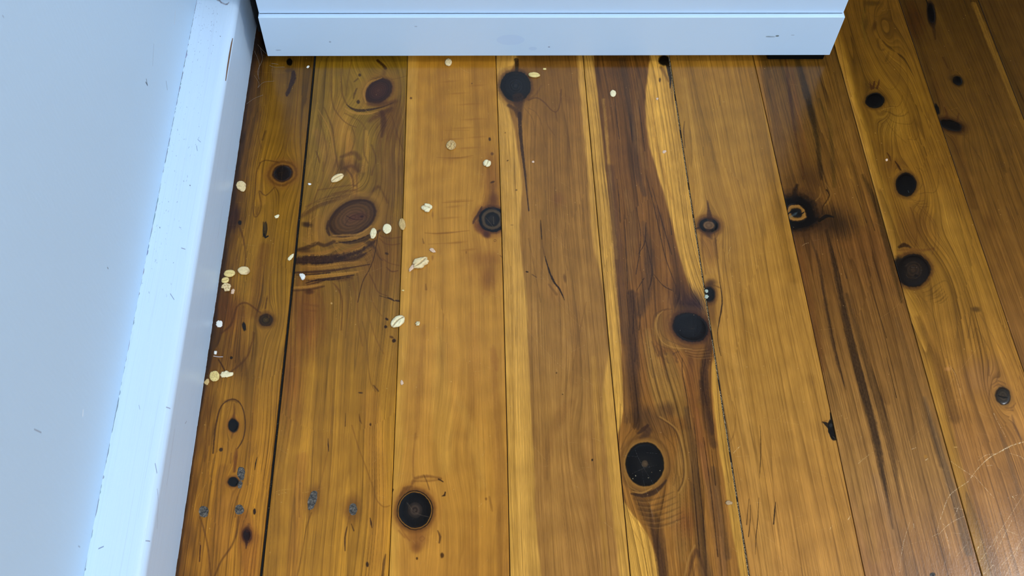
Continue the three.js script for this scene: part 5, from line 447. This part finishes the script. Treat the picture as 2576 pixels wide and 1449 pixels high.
function box(name, x0, x1, y0, y1, z0, z1, material, repeat) {
  const g = new THREE.BoxGeometry((x1 - x0) * MM, (y1 - y0) * MM, (z1 - z0) * MM); if (repeat) { const uv = g.attributes.uv; for (let i = 0; i < uv.count; i++) uv.setXY(i, uv.getX(i) * repeat[0], uv.getY(i) * repeat[1]); }
  const m = mesh(name, g, material); m.position.set((x0 + x1) / 2 * MM, (y0 + y1) / 2 * MM, (z0 + z1) / 2 * MM); return structure(m);
}
const H = CEILING * 1000, wallMaterial = new THREE.MeshStandardMaterial({ color: col(PAINT.wall), roughness: 0.62, bumpMap: wallBump, bumpScale: 0.00018 });
const plain = new THREE.MeshStandardMaterial({ color: col([0.72, 0.76, 0.8]), roughness: 0.8 });
const darkPaint = new THREE.MeshStandardMaterial({ color: col([0.10, 0.085, 0.07]), roughness: 0.7 });
// the left wall: its painted face carries a few scuffs
const WALLFACE = { z0: -830, z1: -60, y1: 560 };
const scuffs = canvasTexture(1540, 1120, (c, w, h) => {
  c.fillStyle = hexOf(PAINT.wall); c.fillRect(0, 0, w, h); c.lineCap = 'round';
  const at = (p) => [(p[0] - WALLFACE.z0) * 2, h - p[1] * 2], tick = (color, width, a) => { c.strokeStyle = color; c.lineWidth = width; c.beginPath(); c.moveTo(...at([a[0], a[1]])); for (let i = 2; i < a.length; i += 2) c.lineTo(...at([a[i], a[i + 1]])); c.stroke(); };
  tick('rgba(60,70,84,.8)', 1.6, [-542.6,139.9,-540.3,135.4]); tick('rgba(60,70,84,.8)', 2.4, [-539.8,139.4,-540.6,135.6]); tick('rgba(70,80,96,.7)', 1.2, [-576,102.6,-572,96.7]); tick('rgba(110,124,142,.5)', 1, [-579.5,140.5,-562.5,134]); tick('rgba(70,80,96,.7)', 1.6, [-374.3,135.5,-374.4,133.9]); tick('rgba(235,244,252,.9)', 2.6, [-273.4,125.2,-270.1,124]); tick('rgba(120,132,150,.6)', 1.6, [-234.7,183.6,-236.7,174.6]); tick('rgba(110,122,140,.5)', 1.6, [-197.3,89.7,-197.6,87]); tick('rgba(200,212,226,.5)', 4, [-644.4,113.2,-633.9,109.8]); tick('rgba(120,134,152,.35)', 2, [-407.5,329,-408,327.7]);
});
const wallLeft = box('wall_left', ROOM.x0 - 90, ROOM.x0, -40, H, ROOM.z0 - 90, ROOM.z1 + 90, wallMaterial, [14, 10]);
{ const g = new THREE.BoxGeometry(0.0006, WALLFACE.y1 * MM, (WALLFACE.z1 - WALLFACE.z0) * MM), uv = g.attributes.uv, p = g.attributes.position; for (let i = 0; i < uv.count; i++) uv.setXY(i, p.getZ(i) / ((WALLFACE.z1 - WALLFACE.z0) * MM) + 0.5, p.getY(i) / (WALLFACE.y1 * MM) + 0.5);
  const bump2 = wallBump.clone(); bump2.repeat.set(3.2, 2.4); bump2.needsUpdate = true;
  const m = mesh('paint_layer', g, new THREE.MeshStandardMaterial({ map: scuffs, roughness: 0.62, bumpMap: bump2, bumpScale: 0.00018 }), wallLeft); m.position.set(0.045, WALLFACE.y1 / 2 * MM - wallLeft.position.y, (WALLFACE.z0 + WALLFACE.z1) / 2 * MM - wallLeft.position.z); }
box('wall_back', ROOM.x0 - 90, ROOM.x1 + 90, -40, H, ROOM.z0 - 90, ROOM.z0, darkPaint); box('wall_front', ROOM.x0 - 90, ROOM.x1 + 90, -40, H, ROOM.z1, ROOM.z1 + 90, plain); box('wall_right', ROOM.x1, ROOM.x1 + 90, -40, H, ROOM.z0, ROOM.z1, plain); box('ceiling', ROOM.x0 - 90, ROOM.x1 + 90, H, H + 90, ROOM.z0 - 90, ROOM.z1 + 90, plain);
// skirting board: thick, rounded on its front arris, brushed gloss paint with chips along the wall
const SK = [[-211.9, 0.4], [-211.9, 61]]; for (let i = 1; i <= 7; i++) { const a = i / 8 * 1.42; SK.push([-211.9 - 7.5 * (1 - Math.cos(a)), 61 + 7.5 * Math.sin(a)]); } SK.push([-220, 68.9], [-232, 70.3], [-247.8, 72.4]);
const skLen = [0]; for (let i = 1; i < SK.length; i++) skLen.push(skLen[i - 1] + Math.hypot(SK[i][0] - SK[i - 1][0], SK[i][1] - SK[i - 1][1]));
const skTotal = skLen[skLen.length - 1], skMM = 9, skZ0 = -830, skZ1 = -150;
const skirtPaint = (bumpOnly) => canvasTexture(Math.ceil(skTotal * skMM / 2) * 2, 2040, (c, w, h) => {
  const r = rng(9), sx = w / skTotal, sz = h / (skZ1 - skZ0), topOf = (p) => { const x = p[0]; let s = skTotal; for (let i = 2; i < SK.length; i++) if (x <= SK[i - 1][0] && x >= SK[i][0]) { s = skLen[i - 1] + (skLen[i] - skLen[i - 1]) * (SK[i - 1][0] - x) / Math.max(1e-6, SK[i - 1][0] - SK[i][0]); break; } return [s * sx, (p[1] - skZ0) * sz]; }, faceOf = (p) => [p[0] * sx, (p[1] - skZ0) * sz];
  c.fillStyle = bumpOnly ? '#808080' : hexOf(PAINT.trim); c.fillRect(0, 0, w, h); c.lineCap = 'round';
  for (let i = 0; i < 1500; i++) { const x = r() * w, y = r() * h, L = 40 + 300 * r(); c.strokeStyle = r() < 0.5 ? `rgba(255,255,255,${bumpOnly ? 0.16 : 0.08 * r()})` : `rgba(${bumpOnly ? '0,0,0' : '120,128,160'},${bumpOnly ? 0.16 : 0.12 * r()})`; c.lineWidth = 0.8 + 1.6 * r(); c.beginPath(); c.moveTo(x, y); c.quadraticCurveTo(x + (r() - 0.5) * 4, y + L / 2, x + (r() - 0.5) * 6, y + L); c.stroke(); }
  if (bumpOnly) return;
  const seg = (map, color, width, a) => { c.strokeStyle = color; c.lineWidth = width; c.beginPath(); c.moveTo(...map([a[0], a[1]])); for (let i = 2; i < a.length; i += 2) c.lineTo(...map([a[i], a[i + 1]])); c.stroke(); };
  for (let i = 0; i < 260; i++) { const s = (skLen[9] + 6 + 30 * r()) * sx, z = Math.pow(r(), 1.5) * 0.5 * h + 0.15 * h; c.strokeStyle = `rgba(96,112,140,${0.2 + 0.5 * r()})`; c.lineWidth = 1 + 1.4 * r(); c.beginPath(); c.moveTo(s, z); c.lineTo(s + (r() - 0.5) * 8, z + (r() - 0.3) * 8); c.stroke(); }
  // chips where the paint film broke at the wall
  for (const [v0, v1, n] of [[0.05, 0.55, 150], [0.5, 1, 80]]) for (let i = 0; i < n; i++) { const z = (v0 + (v1 - v0) * r()) * h, L = 3 + 18 * r() * r(); c.fillStyle = `rgba(${84 + 30 * r()},${96 + 30 * r()},${112 + 20 * r()},${0.45 + 0.4 * r()})`; c.beginPath(); c.ellipse(w - 1, z, 2 + 7 * r() * r(), L, 0, 0, 7); c.fill(); }
  seg(topOf, 'rgba(60,66,80,.75)', 3, [-250.5,-662.2,-249,-658.7]); seg(topOf, 'rgba(60,66,80,.7)', 3, [-221.8,-661.2,-222.2,-661.6]); seg(topOf, 'rgba(80,96,130,.6)', 3, [-225.7,-535.7,-224.4,-530.7]); seg(topOf, 'rgba(80,96,130,.5)', 2, [-225,-545,-225.6,-542.5,-223,-539.9]); seg(topOf, 'rgba(60,66,80,.8)', 3, [-225.5,-495.2,-225.1,-494.8]); seg(topOf, 'rgba(60,66,80,.75)', 3, [-242.1,-452.7,-241.8,-452.3]); seg(topOf, 'rgba(80,92,120,.7)', 2, [-225.7,-393.6,-222.3,-388.7]); seg(topOf, 'rgba(80,92,120,.6)', 3, [-216.3,-260,-214.5,-253.8]); seg(topOf, 'rgba(80,92,120,.7)', 2, [-241.8,-201.2,-239,-202.7]); seg(topOf, 'rgba(80,92,120,.5)', 2, [-233.3,-302.3,-232.3,-299.3]);
  for (const a of [[-227.7,-706.1,-226.4,-704,-224.9,-703,-222.6,-701.9,-220.9,-702.4,-219.7,-704.5], [-228.5,-706.6,-227.2,-704.5,-226,-703.5], [-230.3,-706.6,-229.2,-706.1,-228.1,-706.1], [-221.9,-701.9,-220.5,-702.4]]) { seg(topOf, 'rgba(104,98,106,.28)', 7, a); seg(topOf, 'rgba(84,78,86,.5)', 1.6, a); }
  for (const a of [[76.6,-434.8,73.6,-433.9], [68.2,-301.9,65,-301.8], [27.9,-308.8,30.7,-305.6], [66.9,-207.3,63.5,-207.8], [64.8,-243.1,55,-219.1], [51.9,-291.9,49.8,-251.5], [21,-509.6,20.8,-477.1]]) seg(faceOf, 'rgba(84,84,104,.55)', 2, a);
  c.fillStyle = 'rgba(232,240,250,.75)'; c.fillRect(0, 0, 1.2 * sx, h); for (let i = 0; i < 120; i++) { c.fillStyle = `rgba(70,56,44,${0.3 + 0.5 * r()})`; c.fillRect(0, r() * h, (0.3 + 0.9 * r() * r()) * sx, 4 + 26 * r() * r()); }  // pale line is the bottom edge highlight painted in, brown ticks are grime
});
function sweep(profile, lens, z0, z1) { const pos = [], uv = [], idx = [], zs = [ROOM.z0, z0, z1, ROOM.z1]; zs.forEach((z) => profile.forEach((p, i) => { pos.push(p[0] * MM, p[1] * MM, z * MM); uv.push(lens[i] / lens[lens.length - 1], (z - skZ0) / (skZ1 - skZ0)); })); const n = profile.length; for (let s = 0; s < zs.length - 1; s++) for (let k = 0; k < n - 1; k++) { const a = s * n + k, b = a + 1, c = a + n, d = c + 1; idx.push(a, b, c, b, d, c); } const g = new THREE.BufferGeometry(); g.setAttribute('position', new THREE.Float32BufferAttribute(pos, 3)); g.setAttribute('uv', new THREE.Float32BufferAttribute(uv, 2)); g.setIndex(idx); g.computeVertexNormals(); return g; }
{ const map = skirtPaint(false), bump2 = skirtPaint(true); for (const t of [map, bump2]) { t.flipY = false; t.wrapS = t.wrapT = THREE.MirroredRepeatWrapping; }
  const s = structure(mesh('baseboard_left', sweep(SK, skLen, skZ0, skZ1), new THREE.MeshPhysicalMaterial({ map, roughness: 0.34, bumpMap: bump2, bumpScale: 0.00025 })));
  // the arris where the paint has come off the bare timber
  const chip = [], N = 14, a = [67.4,-663.9], b = [70.9,-612.5]; for (let i = 0; i < N; i++) { const t = i / (N - 1); chip.push([a[1] + (b[1] - a[1]) * t, 0.1 + 0.85 * Math.sin(Math.PI * Math.pow(t, 0.8)) * (1 + 0.3 * noise(i * 0.9, 2))]); }
  const pos = [], idx = []; chip.forEach(([z, w], i) => { const y = 64.4; for (const [u, v] of [[0.12, -w], [0.42, 0], [-0.6, w]]) pos.push((-212.5 + u * 0.9) * MM, (y + v) * MM, z * MM); if (i) { const q = i * 3 - 3; idx.push(q, q + 3, q + 1, q + 1, q + 3, q + 4, q + 1, q + 4, q + 2, q + 2, q + 4, q + 5); } });
  const g = new THREE.BufferGeometry(); g.setAttribute('position', new THREE.Float32BufferAttribute(pos, 3)); g.setIndex(idx); g.computeVertexNormals(); const m = mesh('bare_timber', g, new THREE.MeshStandardMaterial({ color: 0x6b4a2c, roughness: 0.8, side: THREE.DoubleSide }), s); m.userData.label = 'brown bare timber where the paint chipped off'; }

// ---------------------------------------------------------------- the white cabinet
const cabinet = new THREE.Group(); cabinet.name = 'drawer_cabinet'; cabinet.position.set(0.078, 0, -0.9);
thing(cabinet, 'white drawer cabinet standing just above the floorboards beside the skirting', 'cabinet'); scene.add(cabinet);
const CX = 78, CZ = -900;
const cabinetPaint = new THREE.MeshPhysicalMaterial({ color: col(PAINT.cabinet), roughness: 0.36 });
function panel(name, x0, x1, y0, y1, z0, z1, r, material = cabinetPaint) { const m = mesh(name, new RoundedBoxGeometry((x1 - x0) * MM, (y1 - y0) * MM, (z1 - z0) * MM, 3, r * MM), material, cabinet); m.position.set(((x0 + x1) / 2 - CX) * MM, (y0 + y1) / 2 * MM, ((z0 + z1) / 2 - CZ) * MM); return m; }
const plinthMap = canvasTexture(1638, 148, (c, w, h) => { c.fillStyle = hexOf(PAINT.cabinet); c.fillRect(0, 0, w, h); const at = (p) => [(p[0] + 195) * 3, h - (p[1] - 8) * 3]; const smear = (rad, color, rx, ry) => { c.fillStyle = color; c.beginPath(); c.ellipse(...at(rad), rx, ry, 0, 0, 7); c.fill(); };
  smear([286.3,32.6], 'rgba(120,136,148,.55)', 14, 2.5); smear([292.6,33.6], 'rgba(84,98,98,.8)', 5, 3); smear([283.9,33.1], 'rgba(112,128,128,.5)', 7, 1.4); smear([307.3,34.6], 'rgba(120,136,150,.35)', 5, 1.6); smear([37.5,28.9], 'rgba(110,140,205,.07)', 40, 20); smear([59.2,17.5], 'rgba(104,132,190,.1)', 12, 7); smear([74.7,19.6], 'rgba(90,104,130,.6)', 3, 2); smear([-133.2,26.7], 'rgba(120,136,160,.5)', 3, 3); smear([-183.5,16], 'rgba(120,136,150,.4)', 8, 2); smear([-51.2,46.2], 'rgba(120,136,160,.4)', 4, 2); });
const plinthMaterial = new THREE.MeshPhysicalMaterial({ map: plinthMap, roughness: 0.36 });
{ const m = panel('plinth', -195, 351.2, 8, 57, -716, -698, 0.5, plinthMaterial); const p = m.geometry.attributes.position, uv = m.geometry.attributes.uv; for (let i = 0; i < p.count; i++) uv.setXY(i, p.getX(i) / (546.2 * MM) + 0.5, p.getY(i) / (49 * MM) + 0.5); }
panel('dark_seam_strip', -194, 349.6, 57.05, 57.75, -709, -703, 0.2, new THREE.MeshStandardMaterial({ color: 0x30343a, roughness: 0.9 }));  // added strip, its dark colour stands in for seam dirt and shade
panel('drawer_front', -194.6, 350.2, 57.8, 262, -719.5, -702.4, 0.9); panel('drawer_front', -194.6, 350.2, 265, 470, -719.5, -702.4, 0.9); panel('drawer_front', -194.6, 350.2, 473, 678, -719.5, -702.4, 0.9);
const carcass = new THREE.MeshStandardMaterial({ color: 0x14130f, roughness: 0.7 });  // near black on the left side stands in for shade beside the skirting
const sideL = panel('side_panel', -195.2, -179, 20, 680, -1130, -720.5, 0.6, carcass); sideL.userData.label = 'side panel coloured dark to stand in for the gap shade'; panel('side_panel', 334, 350, 20, 680, -1130, -720.5, 0.6); panel('back_panel', -179, 334, 20, 680, -1134, -1131, 0.5, carcass); panel('base_panel', -179, 334, 40, 56, -1130, -720.5, 0.5, carcass); panel('worktop', -198, 354, 680, 700, -1136, -697, 1.5);
panel('added_shade_strip', -209.5, -195.4, 1, 679, -748, -738, 0.4, new THREE.MeshStandardMaterial({ color: 0x060606, roughness: 0.9 }));  // added strip, blocks light and draws the black wedge beside the skirting
const rubber = new THREE.MeshPhysicalMaterial({ color: 0x030303, roughness: 0.95, specularIntensity: 0.2 });
for (const [x0, x1, z0] of [[292, 347.6, -730], [-190, -150, -760], [292, 347.6, -1120], [-190, -150, -1120]]) panel('foot', x0, x1, 0.1, z0 < -740 ? 40 : 12, z0, z0 + (z0 < -740 ? 40 : 30), 1, rubber);

// ---------------------------------------------------------------- ceiling lamps
for (const l of LAMPS) {
  const g = new THREE.Group(); g.name = numbered('ceiling_light'); g.position.set(l.x, CEILING, l.z); thing(g, l.label, 'ceiling light', 'ceiling light panels'); scene.add(g);
  const rim = mesh('frame', new RoundedBoxGeometry(l.size + 0.04, 0.03, l.size + 0.04, 2, 0.006), plain, g); rim.position.y = -0.0155;
  const face = mesh('diffuser', new THREE.BoxGeometry(l.size, 0.004, l.size), new THREE.MeshStandardMaterial({ color: 0xffffff, emissive: new THREE.Color().setRGB(...l.color), emissiveIntensity: 6 }), g); face.position.y = -0.033;
  const light = new THREE.RectAreaLight(new THREE.Color().setRGB(...l.color), l.power, l.size, l.size); light.position.y = -0.037; light.rotation.x = -Math.PI / 2; g.add(light);
}

// ---------------------------------------------------------------- rolled oats and crumbs
const OAT = { cream: [0.80, 0.61, 0.31], white: [0.86, 0.74, 0.44], yellow: [0.78, 0.60, 0.22], tan: [0.60, 0.40, 0.15], pink: [0.70, 0.47, 0.31], chalk: [0.82, 0.80, 0.72], green: [0.36, 0.42, 0.34], brown: [0.42, 0.26, 0.12] };
const oatMaterial = new THREE.MeshPhysicalMaterial({ vertexColors: true, roughness: 0.75, sheen: 0.2 });
function flake({ L, W, T = 1.3, tone, seed, groove = 0, lobes = 0, ragged = 0.06, tip = 0, cup = 0.35, cracks = 0, pointed = 0 }) {
  const NA = 40, NR = 10, pos = [], colr = [], idx = [], base = OAT[tone], bran = [0.30, 0.15, 0.05];
  const rim = (t) => { let r = 1 + ragged * (noise(Math.cos(t) * 1.3 + seed, Math.sin(t) * 1.3 + seed * 2) + 0.7 * noise(Math.cos(t) * 3.7 + seed, Math.sin(t) * 3.7)); if (lobes) r *= 1 - 0.34 * Math.exp(-Math.pow(Math.sin((t - 0.4) * lobes / 2) / 0.24, 2)) * (0.6 + 0.5 * noise(t * 0.7, seed)); if (pointed) r *= 1 + pointed * Math.pow(Math.max(0, -Math.cos(t)), 6); return r; };
  const top = (x, z, r) => { let y = T * (0.55 + 0.45 * (1 - r * r * r)) + cup * (r * r - 0.4) * T * (0.5 + 0.5 * noise(x * 0.9 + seed, z * 0.9)); const bend = 0.12 * Math.sin(x * 2.4 + seed); if (groove) y -= groove * T * Math.exp(-Math.pow((z - bend) / 0.11, 2)) * (1 - 0.6 * r * r); if (cracks) y -= cracks * T * Math.exp(-Math.pow(noise(x * 1.8 + seed, z * 1.8 + seed) / 0.12, 2)); return y + 0.1 * T * noise(x * 4 + seed, z * 4); };
  for (const side of [1, -1]) for (let q = 0; q <= NR; q++) for (let n = 0; n < NA; n++) {
    const t = n / NA * Math.PI * 2, f = q / NR, rr = rim(t) * f, x = Math.cos(t) * rr, z = Math.sin(t) * rr, yt = Math.max(0.25 * T, top(x, z, f)), edge = smooth(0.86, 1, f), mid = 0.42 * T + 0.2 * T * noise(Math.cos(t) * 1.2 + seed, Math.sin(t) * 1.2);
    const y = side > 0 ? yt + (mid - yt) * edge * 0.75 : Math.max(0, 0.12 * T * (f > 0.7 ? (f - 0.7) * 3 : 0)) + (mid - 0.1 * T) * edge * 0.4;
    pos.push(x * L / 2 * MM, y * MM, z * W / 2 * MM);
    const bend = 0.12 * Math.sin(x * 2.4 + seed), gd = groove ? groove * Math.exp(-Math.pow((z - bend) / 0.08, 2)) : 0, cr = cracks ? cracks * Math.exp(-Math.pow(noise(x * 1.8 + seed, z * 1.8 + seed) / 0.09, 2)) : 0;
    const k = clamp(0.95 * gd + 0.9 * cr + tip * smooth(0.45, 0.95, -x) + 0.3 * edge + 0.5 * Math.max(0, noise(x * 2.2 + seed, z * 2.2) - 0.1) + 0.25 * Math.max(0, noise(x * 5 + seed, z * 5)), 0, 0.85), lift = 1 + 0.12 * noise(x * 3 + seed, z * 3);
    colr.push(...[0, 1, 2].map((a) => (base[a] + (bran[a] - base[a]) * k) * lift));
  }
  const M = (NR + 1) * NA; for (let q = 0; q < NR; q++) for (let n = 0; n < NA; n++) { const a = q * NA + n, b = q * NA + (n + 1) % NA, c = a + NA, d = b + NA; idx.push(a, b, d, a, d, c, M + a, M + d, M + b, M + a, M + c, M + d); }
  const e = NR * NA; for (let n = 0; n < NA; n++) { const a = e + n, b = e + (n + 1) % NA; idx.push(a, b, M + b, a, M + b, M + a); }
  const g = new THREE.BufferGeometry(); g.setAttribute('position', new THREE.Float32BufferAttribute(pos, 3)); g.setAttribute('color', new THREE.Float32BufferAttribute(colr, 3)); g.setIndex(idx); g.computeVertexNormals(); return g;
}
let oatSeed = 3;
function oat(name, label, category, x, z, L, W, a, o) { const g = flake({ L, W, seed: (oatSeed += 5.3), tone: 'cream', ...o }); const m = thing(mesh(name, g, oatMaterial), label, category, o.group); m.position.set(x * MM, 0.0001 + (o.lift || 0) * MM, z * MM); m.rotation.y = -a; if (o.roll) m.rotation.x = o.roll; return m; }
const FL = 'rolled oats scattered on the floorboards', CR = 'crumbs scattered on the floorboards';
const oats = (label, x, z, L, W, a, o = {}) => oat('oat_flake', label, 'oat', x, z, L, W, a, { group: FL, ...o });
const crumb = (label, x, z, L, W, a, o = {}) => oat('oat_crumb', label, 'crumb', x, z, L, W, a, { group: CR, T: 1, ragged: 0.25, ...o });
oats('round cream oat flake beside the skirting, level with the upper left knot', -204.8, -547.8, 10.7, 8.3, -2.01, { pointed: 0.35, cracks: 0.25, T: 1.7 });
oats('long narrow oat flake with a deep crease, alone above the brown oval knot', -120.5, -555.5, 13.1, 7.4, 2.48, { groove: 0.7, T: 2.2 });
oats('tan round oat flake with dark cracks, upper middle of the pale third board', -19.2, -592.9, 11.3, 9.1, 1.55, { tone: 'tan', cracks: 0.85, T: 1.6 });
oats('small white two lobed oat, right of the cracked tan oat', 13.3, -571.2, 8.3, 7.2, 1.73, { tone: 'white', lobes: 2, groove: 0.4, T: 2 });
oats('pale round oat flake nearest the bottom edge of the cabinet', -22.1, -696.7, 10, 6.9, 1.56, { cracks: 0.3, T: 1.8 });
oats('narrow beige oat lying sideways at the right of the big black knot under the cabinet', 60.7, -679.6, 11.5, 6.3, -3.04, { T: 2.2, groove: 0.3, tone: 'yellow' });
oats('small pale oat disc alone on the dark brown heartwood board', 135.2, -655.6, 8.7, 5.7, 1.71, { tone: 'white', T: 1.1 });
oats('white puffed oat with a split, upper left of the ringed knot', -40.3, -521.8, 9.4, 9, -2.83, { tone: 'white', lobes: 2, groove: 0.45, T: 2.6, ragged: 0.14 });
oats('flat whitish oval oat, middle one of three in a row by the brown knot', -74.3, -499.9, 10.5, 7.6, 1.55, { tone: 'white', T: 1.3 });
oats('upright cream oat with a brown lower tip, left one of three in a row', -86, -495, 11.2, 5.5, 1.63, { tip: 0.0, cracks: 0.3, T: 1.8, tone: 'white' });
oats('tan oval oat lying across the board joint, right one of three in a row', -61.4, -504.4, 12.3, 5.8, -1.71, { tone: 'tan', cracks: 0.3, T: 1.8 });
oats('big broken oat with ragged lobes, largest piece on the third board', -44.8, -463.8, 13.9, 10.5, 2.49, { tone: 'cream', lobes: 3, groove: 0.6, ragged: 0.16, T: 3 });
oats('thin pinkish sliver touching the left end of the big broken oat', -52, -459.1, 8.2, 3.2, 2.10, { tone: 'pink', T: 1.4, ragged: 0.2 });
oats('large pale oat with a clear central crease, lowest flake on the second joint', -62.2, -406.9, 13.4, 9, 2.37, { tone: 'white', groove: 0.85, T: 2.4 });
oats('smooth cream oval oat, left one of the pair by the skirting', -203.9, -455.4, 9.5, 7.2, -3.14, { groove: 0.3, T: 1.8, tone: 'yellow' });
oats('cream oval oat with a red brown end, right one of the pair by the skirting', -192.3, -458, 10.6, 8.1, -2.82, { tip: 0.7, T: 1.9 });
oats('small creased yellow oat directly below the pair of oval oats', -206.7, -448.7, 6.4, 6, 2.75, { groove: 0.6, T: 1.7, tone: 'yellow' });
oats('crumbly broken oat, third one down along the skirting', -205, -442, 9.1, 7.1, -2.03, { cracks: 0.5, ragged: 0.2, T: 2.1, lobes: 3 });
oats('round yellow oat with brown specks, touching a torn white flake', -204.3, -359.6, 9.7, 7.8, 1.16, { tone: 'yellow', cracks: 0.3, T: 1.6 });
oats('torn white oat flake with a point at its left, next to the round yellow oat', -196.1, -360.9, 8.3, 6, 3.11, { tone: 'white', pointed: 0.4, ragged: 0.22, lobes: 3, T: 1.6 });
crumb('reddish fragment at the lower right of the crumbly broken oat', -199.2, -437.7, 5, 3, 1.50, { tone: 'pink' });
crumb('brownish hooked crumb against the skirting below the round yellow oat', -209.6, -354.8, 5.4, 3.8, 1.56, { tone: 'tan', lobes: 3 });
crumb('pale pointed sliver at the left lip of the wide black joint', -154.7, -470.7, 6.5, 3.4, 2.08, { tone: 'white', pointed: 0.4, T: 0.9 });
crumb('white flat sliver between the slot and the wide black joint', -170.1, -514, 4.6, 3.3, 2.33, { tone: 'white', T: 0.8 });
crumb('chunky white crumb on the dark ripples of the second board', -143.1, -451.4, 6.8, 4.3, 1.18, { tone: 'chalk', T: 2.2 });
crumb('star shaped white paint chip beside the skirting', -206.5, -407.1, 6.9, 5.3, 1.23, { tone: 'chalk', lobes: 4, T: 0.6, ragged: 0.07 });
crumb('tiny white crumb above the thread beside the skirting', -206.3, -380.5, 3.3, 2.5, 1.26, { tone: 'chalk' });
crumb('tiny white grain at the right of the wide black joint near its top knot', -144.7, -549, 3.2, 2.2, -2.91, { tone: 'chalk' });
crumb('greyish see through crumb at the left edge of the third board', -57.3, -351.6, 4.2, 2.5, 1.52, { tone: 'pink', T: 0.6 });
crumb('tiny white grain just below the cabinet on the skirting side board', -157.2, -691.3, 3.5, 2.3, 2.08, { tone: 'chalk' });
crumb('tiny pink white grain in the middle of the fourth board', 55.2, -572.8, 2.8, 2.2, 1.66, { tone: 'pink' });
crumb('small pinkish husk lower left of the ringed knot', -34.8, -476.7, 5.7, 3.5, -2.53, { tone: 'pink', T: 1.3 });
crumb('round white crumb with a dark spot, right of the large creased oat', -45.9, -404.8, 4.1, 3.6, 1.45, { tone: 'white', cracks: 0.5, T: 1.8 });
crumb('thin pale speck at the right of the narrow beige oat', 71.1, -687.9, 3.5, 2.6, 3.09, { tone: 'yellow', T: 0.6 });
crumb('pale pink triangular flake on the light right edge of the dark board', 176.6, -584, 4.7, 3.2, 2.29, { tone: 'pink', T: 0.5, lobes: 3 });
crumb('tiny pale flake near the top of the dark board', 176.9, -648.8, 3.1, 2.3, 1.80, { tone: 'pink', T: 0.5 });
crumb('red brown husk at the joint right of the lower large black knot', 187.6, -248.5, 5.5, 3.4, -2.96, { tone: 'brown', T: 1.2, lobes: 2 });
crumb('tiny yellow grain on the second joint above the large creased oat', -58.8, -437, 2.3, 1.5, -2.97, { tone: 'yellow', T: 0.6 });
crumb('pale speck beside the loops of the far right amber board', 381.6, -572.6, 3, 2.1, 2.05, { tone: 'pink', T: 0.7 });
crumb('cluster of pale green debris packed in the small joint hole, upper grain', 195.5, -433, 3.6, 3, 1.97, { tone: 'green', T: 1, lobes: 3 });
crumb('pale green debris packed in the small joint hole, lower grain', 194.8, -427.5, 4, 3.3, 1.97, { tone: 'green', T: 1, lobes: 3 });

// ---------------------------------------------------------------- dust and lint in the corner
const lintMaterial = new THREE.MeshStandardMaterial({ color: col([0.26, 0.21, 0.16]), roughness: 0.9 });
function fibre(name, label, runs, r, material = lintMaterial) {
  const geos = runs.map((f, n) => { const pts = []; for (let i = 0; i < f.length; i += 2) pts.push(new THREE.Vector3(f[i] * MM, (r + 0.12 + 0.5 * Math.abs(noise(i + n * 3, 7))) * MM, f[i + 1] * MM)); return new THREE.TubeGeometry(new THREE.CatmullRomCurve3(pts), 24, r * MM, 5); });
  return thing(mesh(name, mergeGeometries(geos), material), label, 'lint');
}
fibre('lint', 'wisp of grey lint in the corner under the cabinet edge', [[-208.5,-721.7,-202.3,-713.1,-196.2,-706.2], [-210.7,-713.2,-204.4,-696.2,-203.5,-680.6], [-205.4,-717.4,-201.9,-701.5,-204.8,-685.8,-202.2,-675.4]], 0.1);
fibre('lint', 'grey dust thread lying under the cabinet front near the skirting', [[-194.2,-693.5,-189.5,-691.4,-179.6,-691.4], [-192.6,-696.2,-186,-695.1]], 0.12);
fibre('lint', 'thin grey cobweb thread curling beside the skirting below the cabinet', [[-207.3,-680.6,-201.6,-669.3,-202.6,-664.2,-198.1,-671.3,-187.7,-673.3], [-210.8,-644.3,-204.2,-651.2,-196.5,-655.6]], 0.08);
fibre('lint', 'short white thread beside the skirting above the round yellow oat', [[-207.5,-377.6,-204,-376.9,-199.9,-376.8]], 0.2, new THREE.MeshStandardMaterial({ color: col([0.78, 0.74, 0.7]), roughness: 0.9 }));

renderer.render(scene, camera);
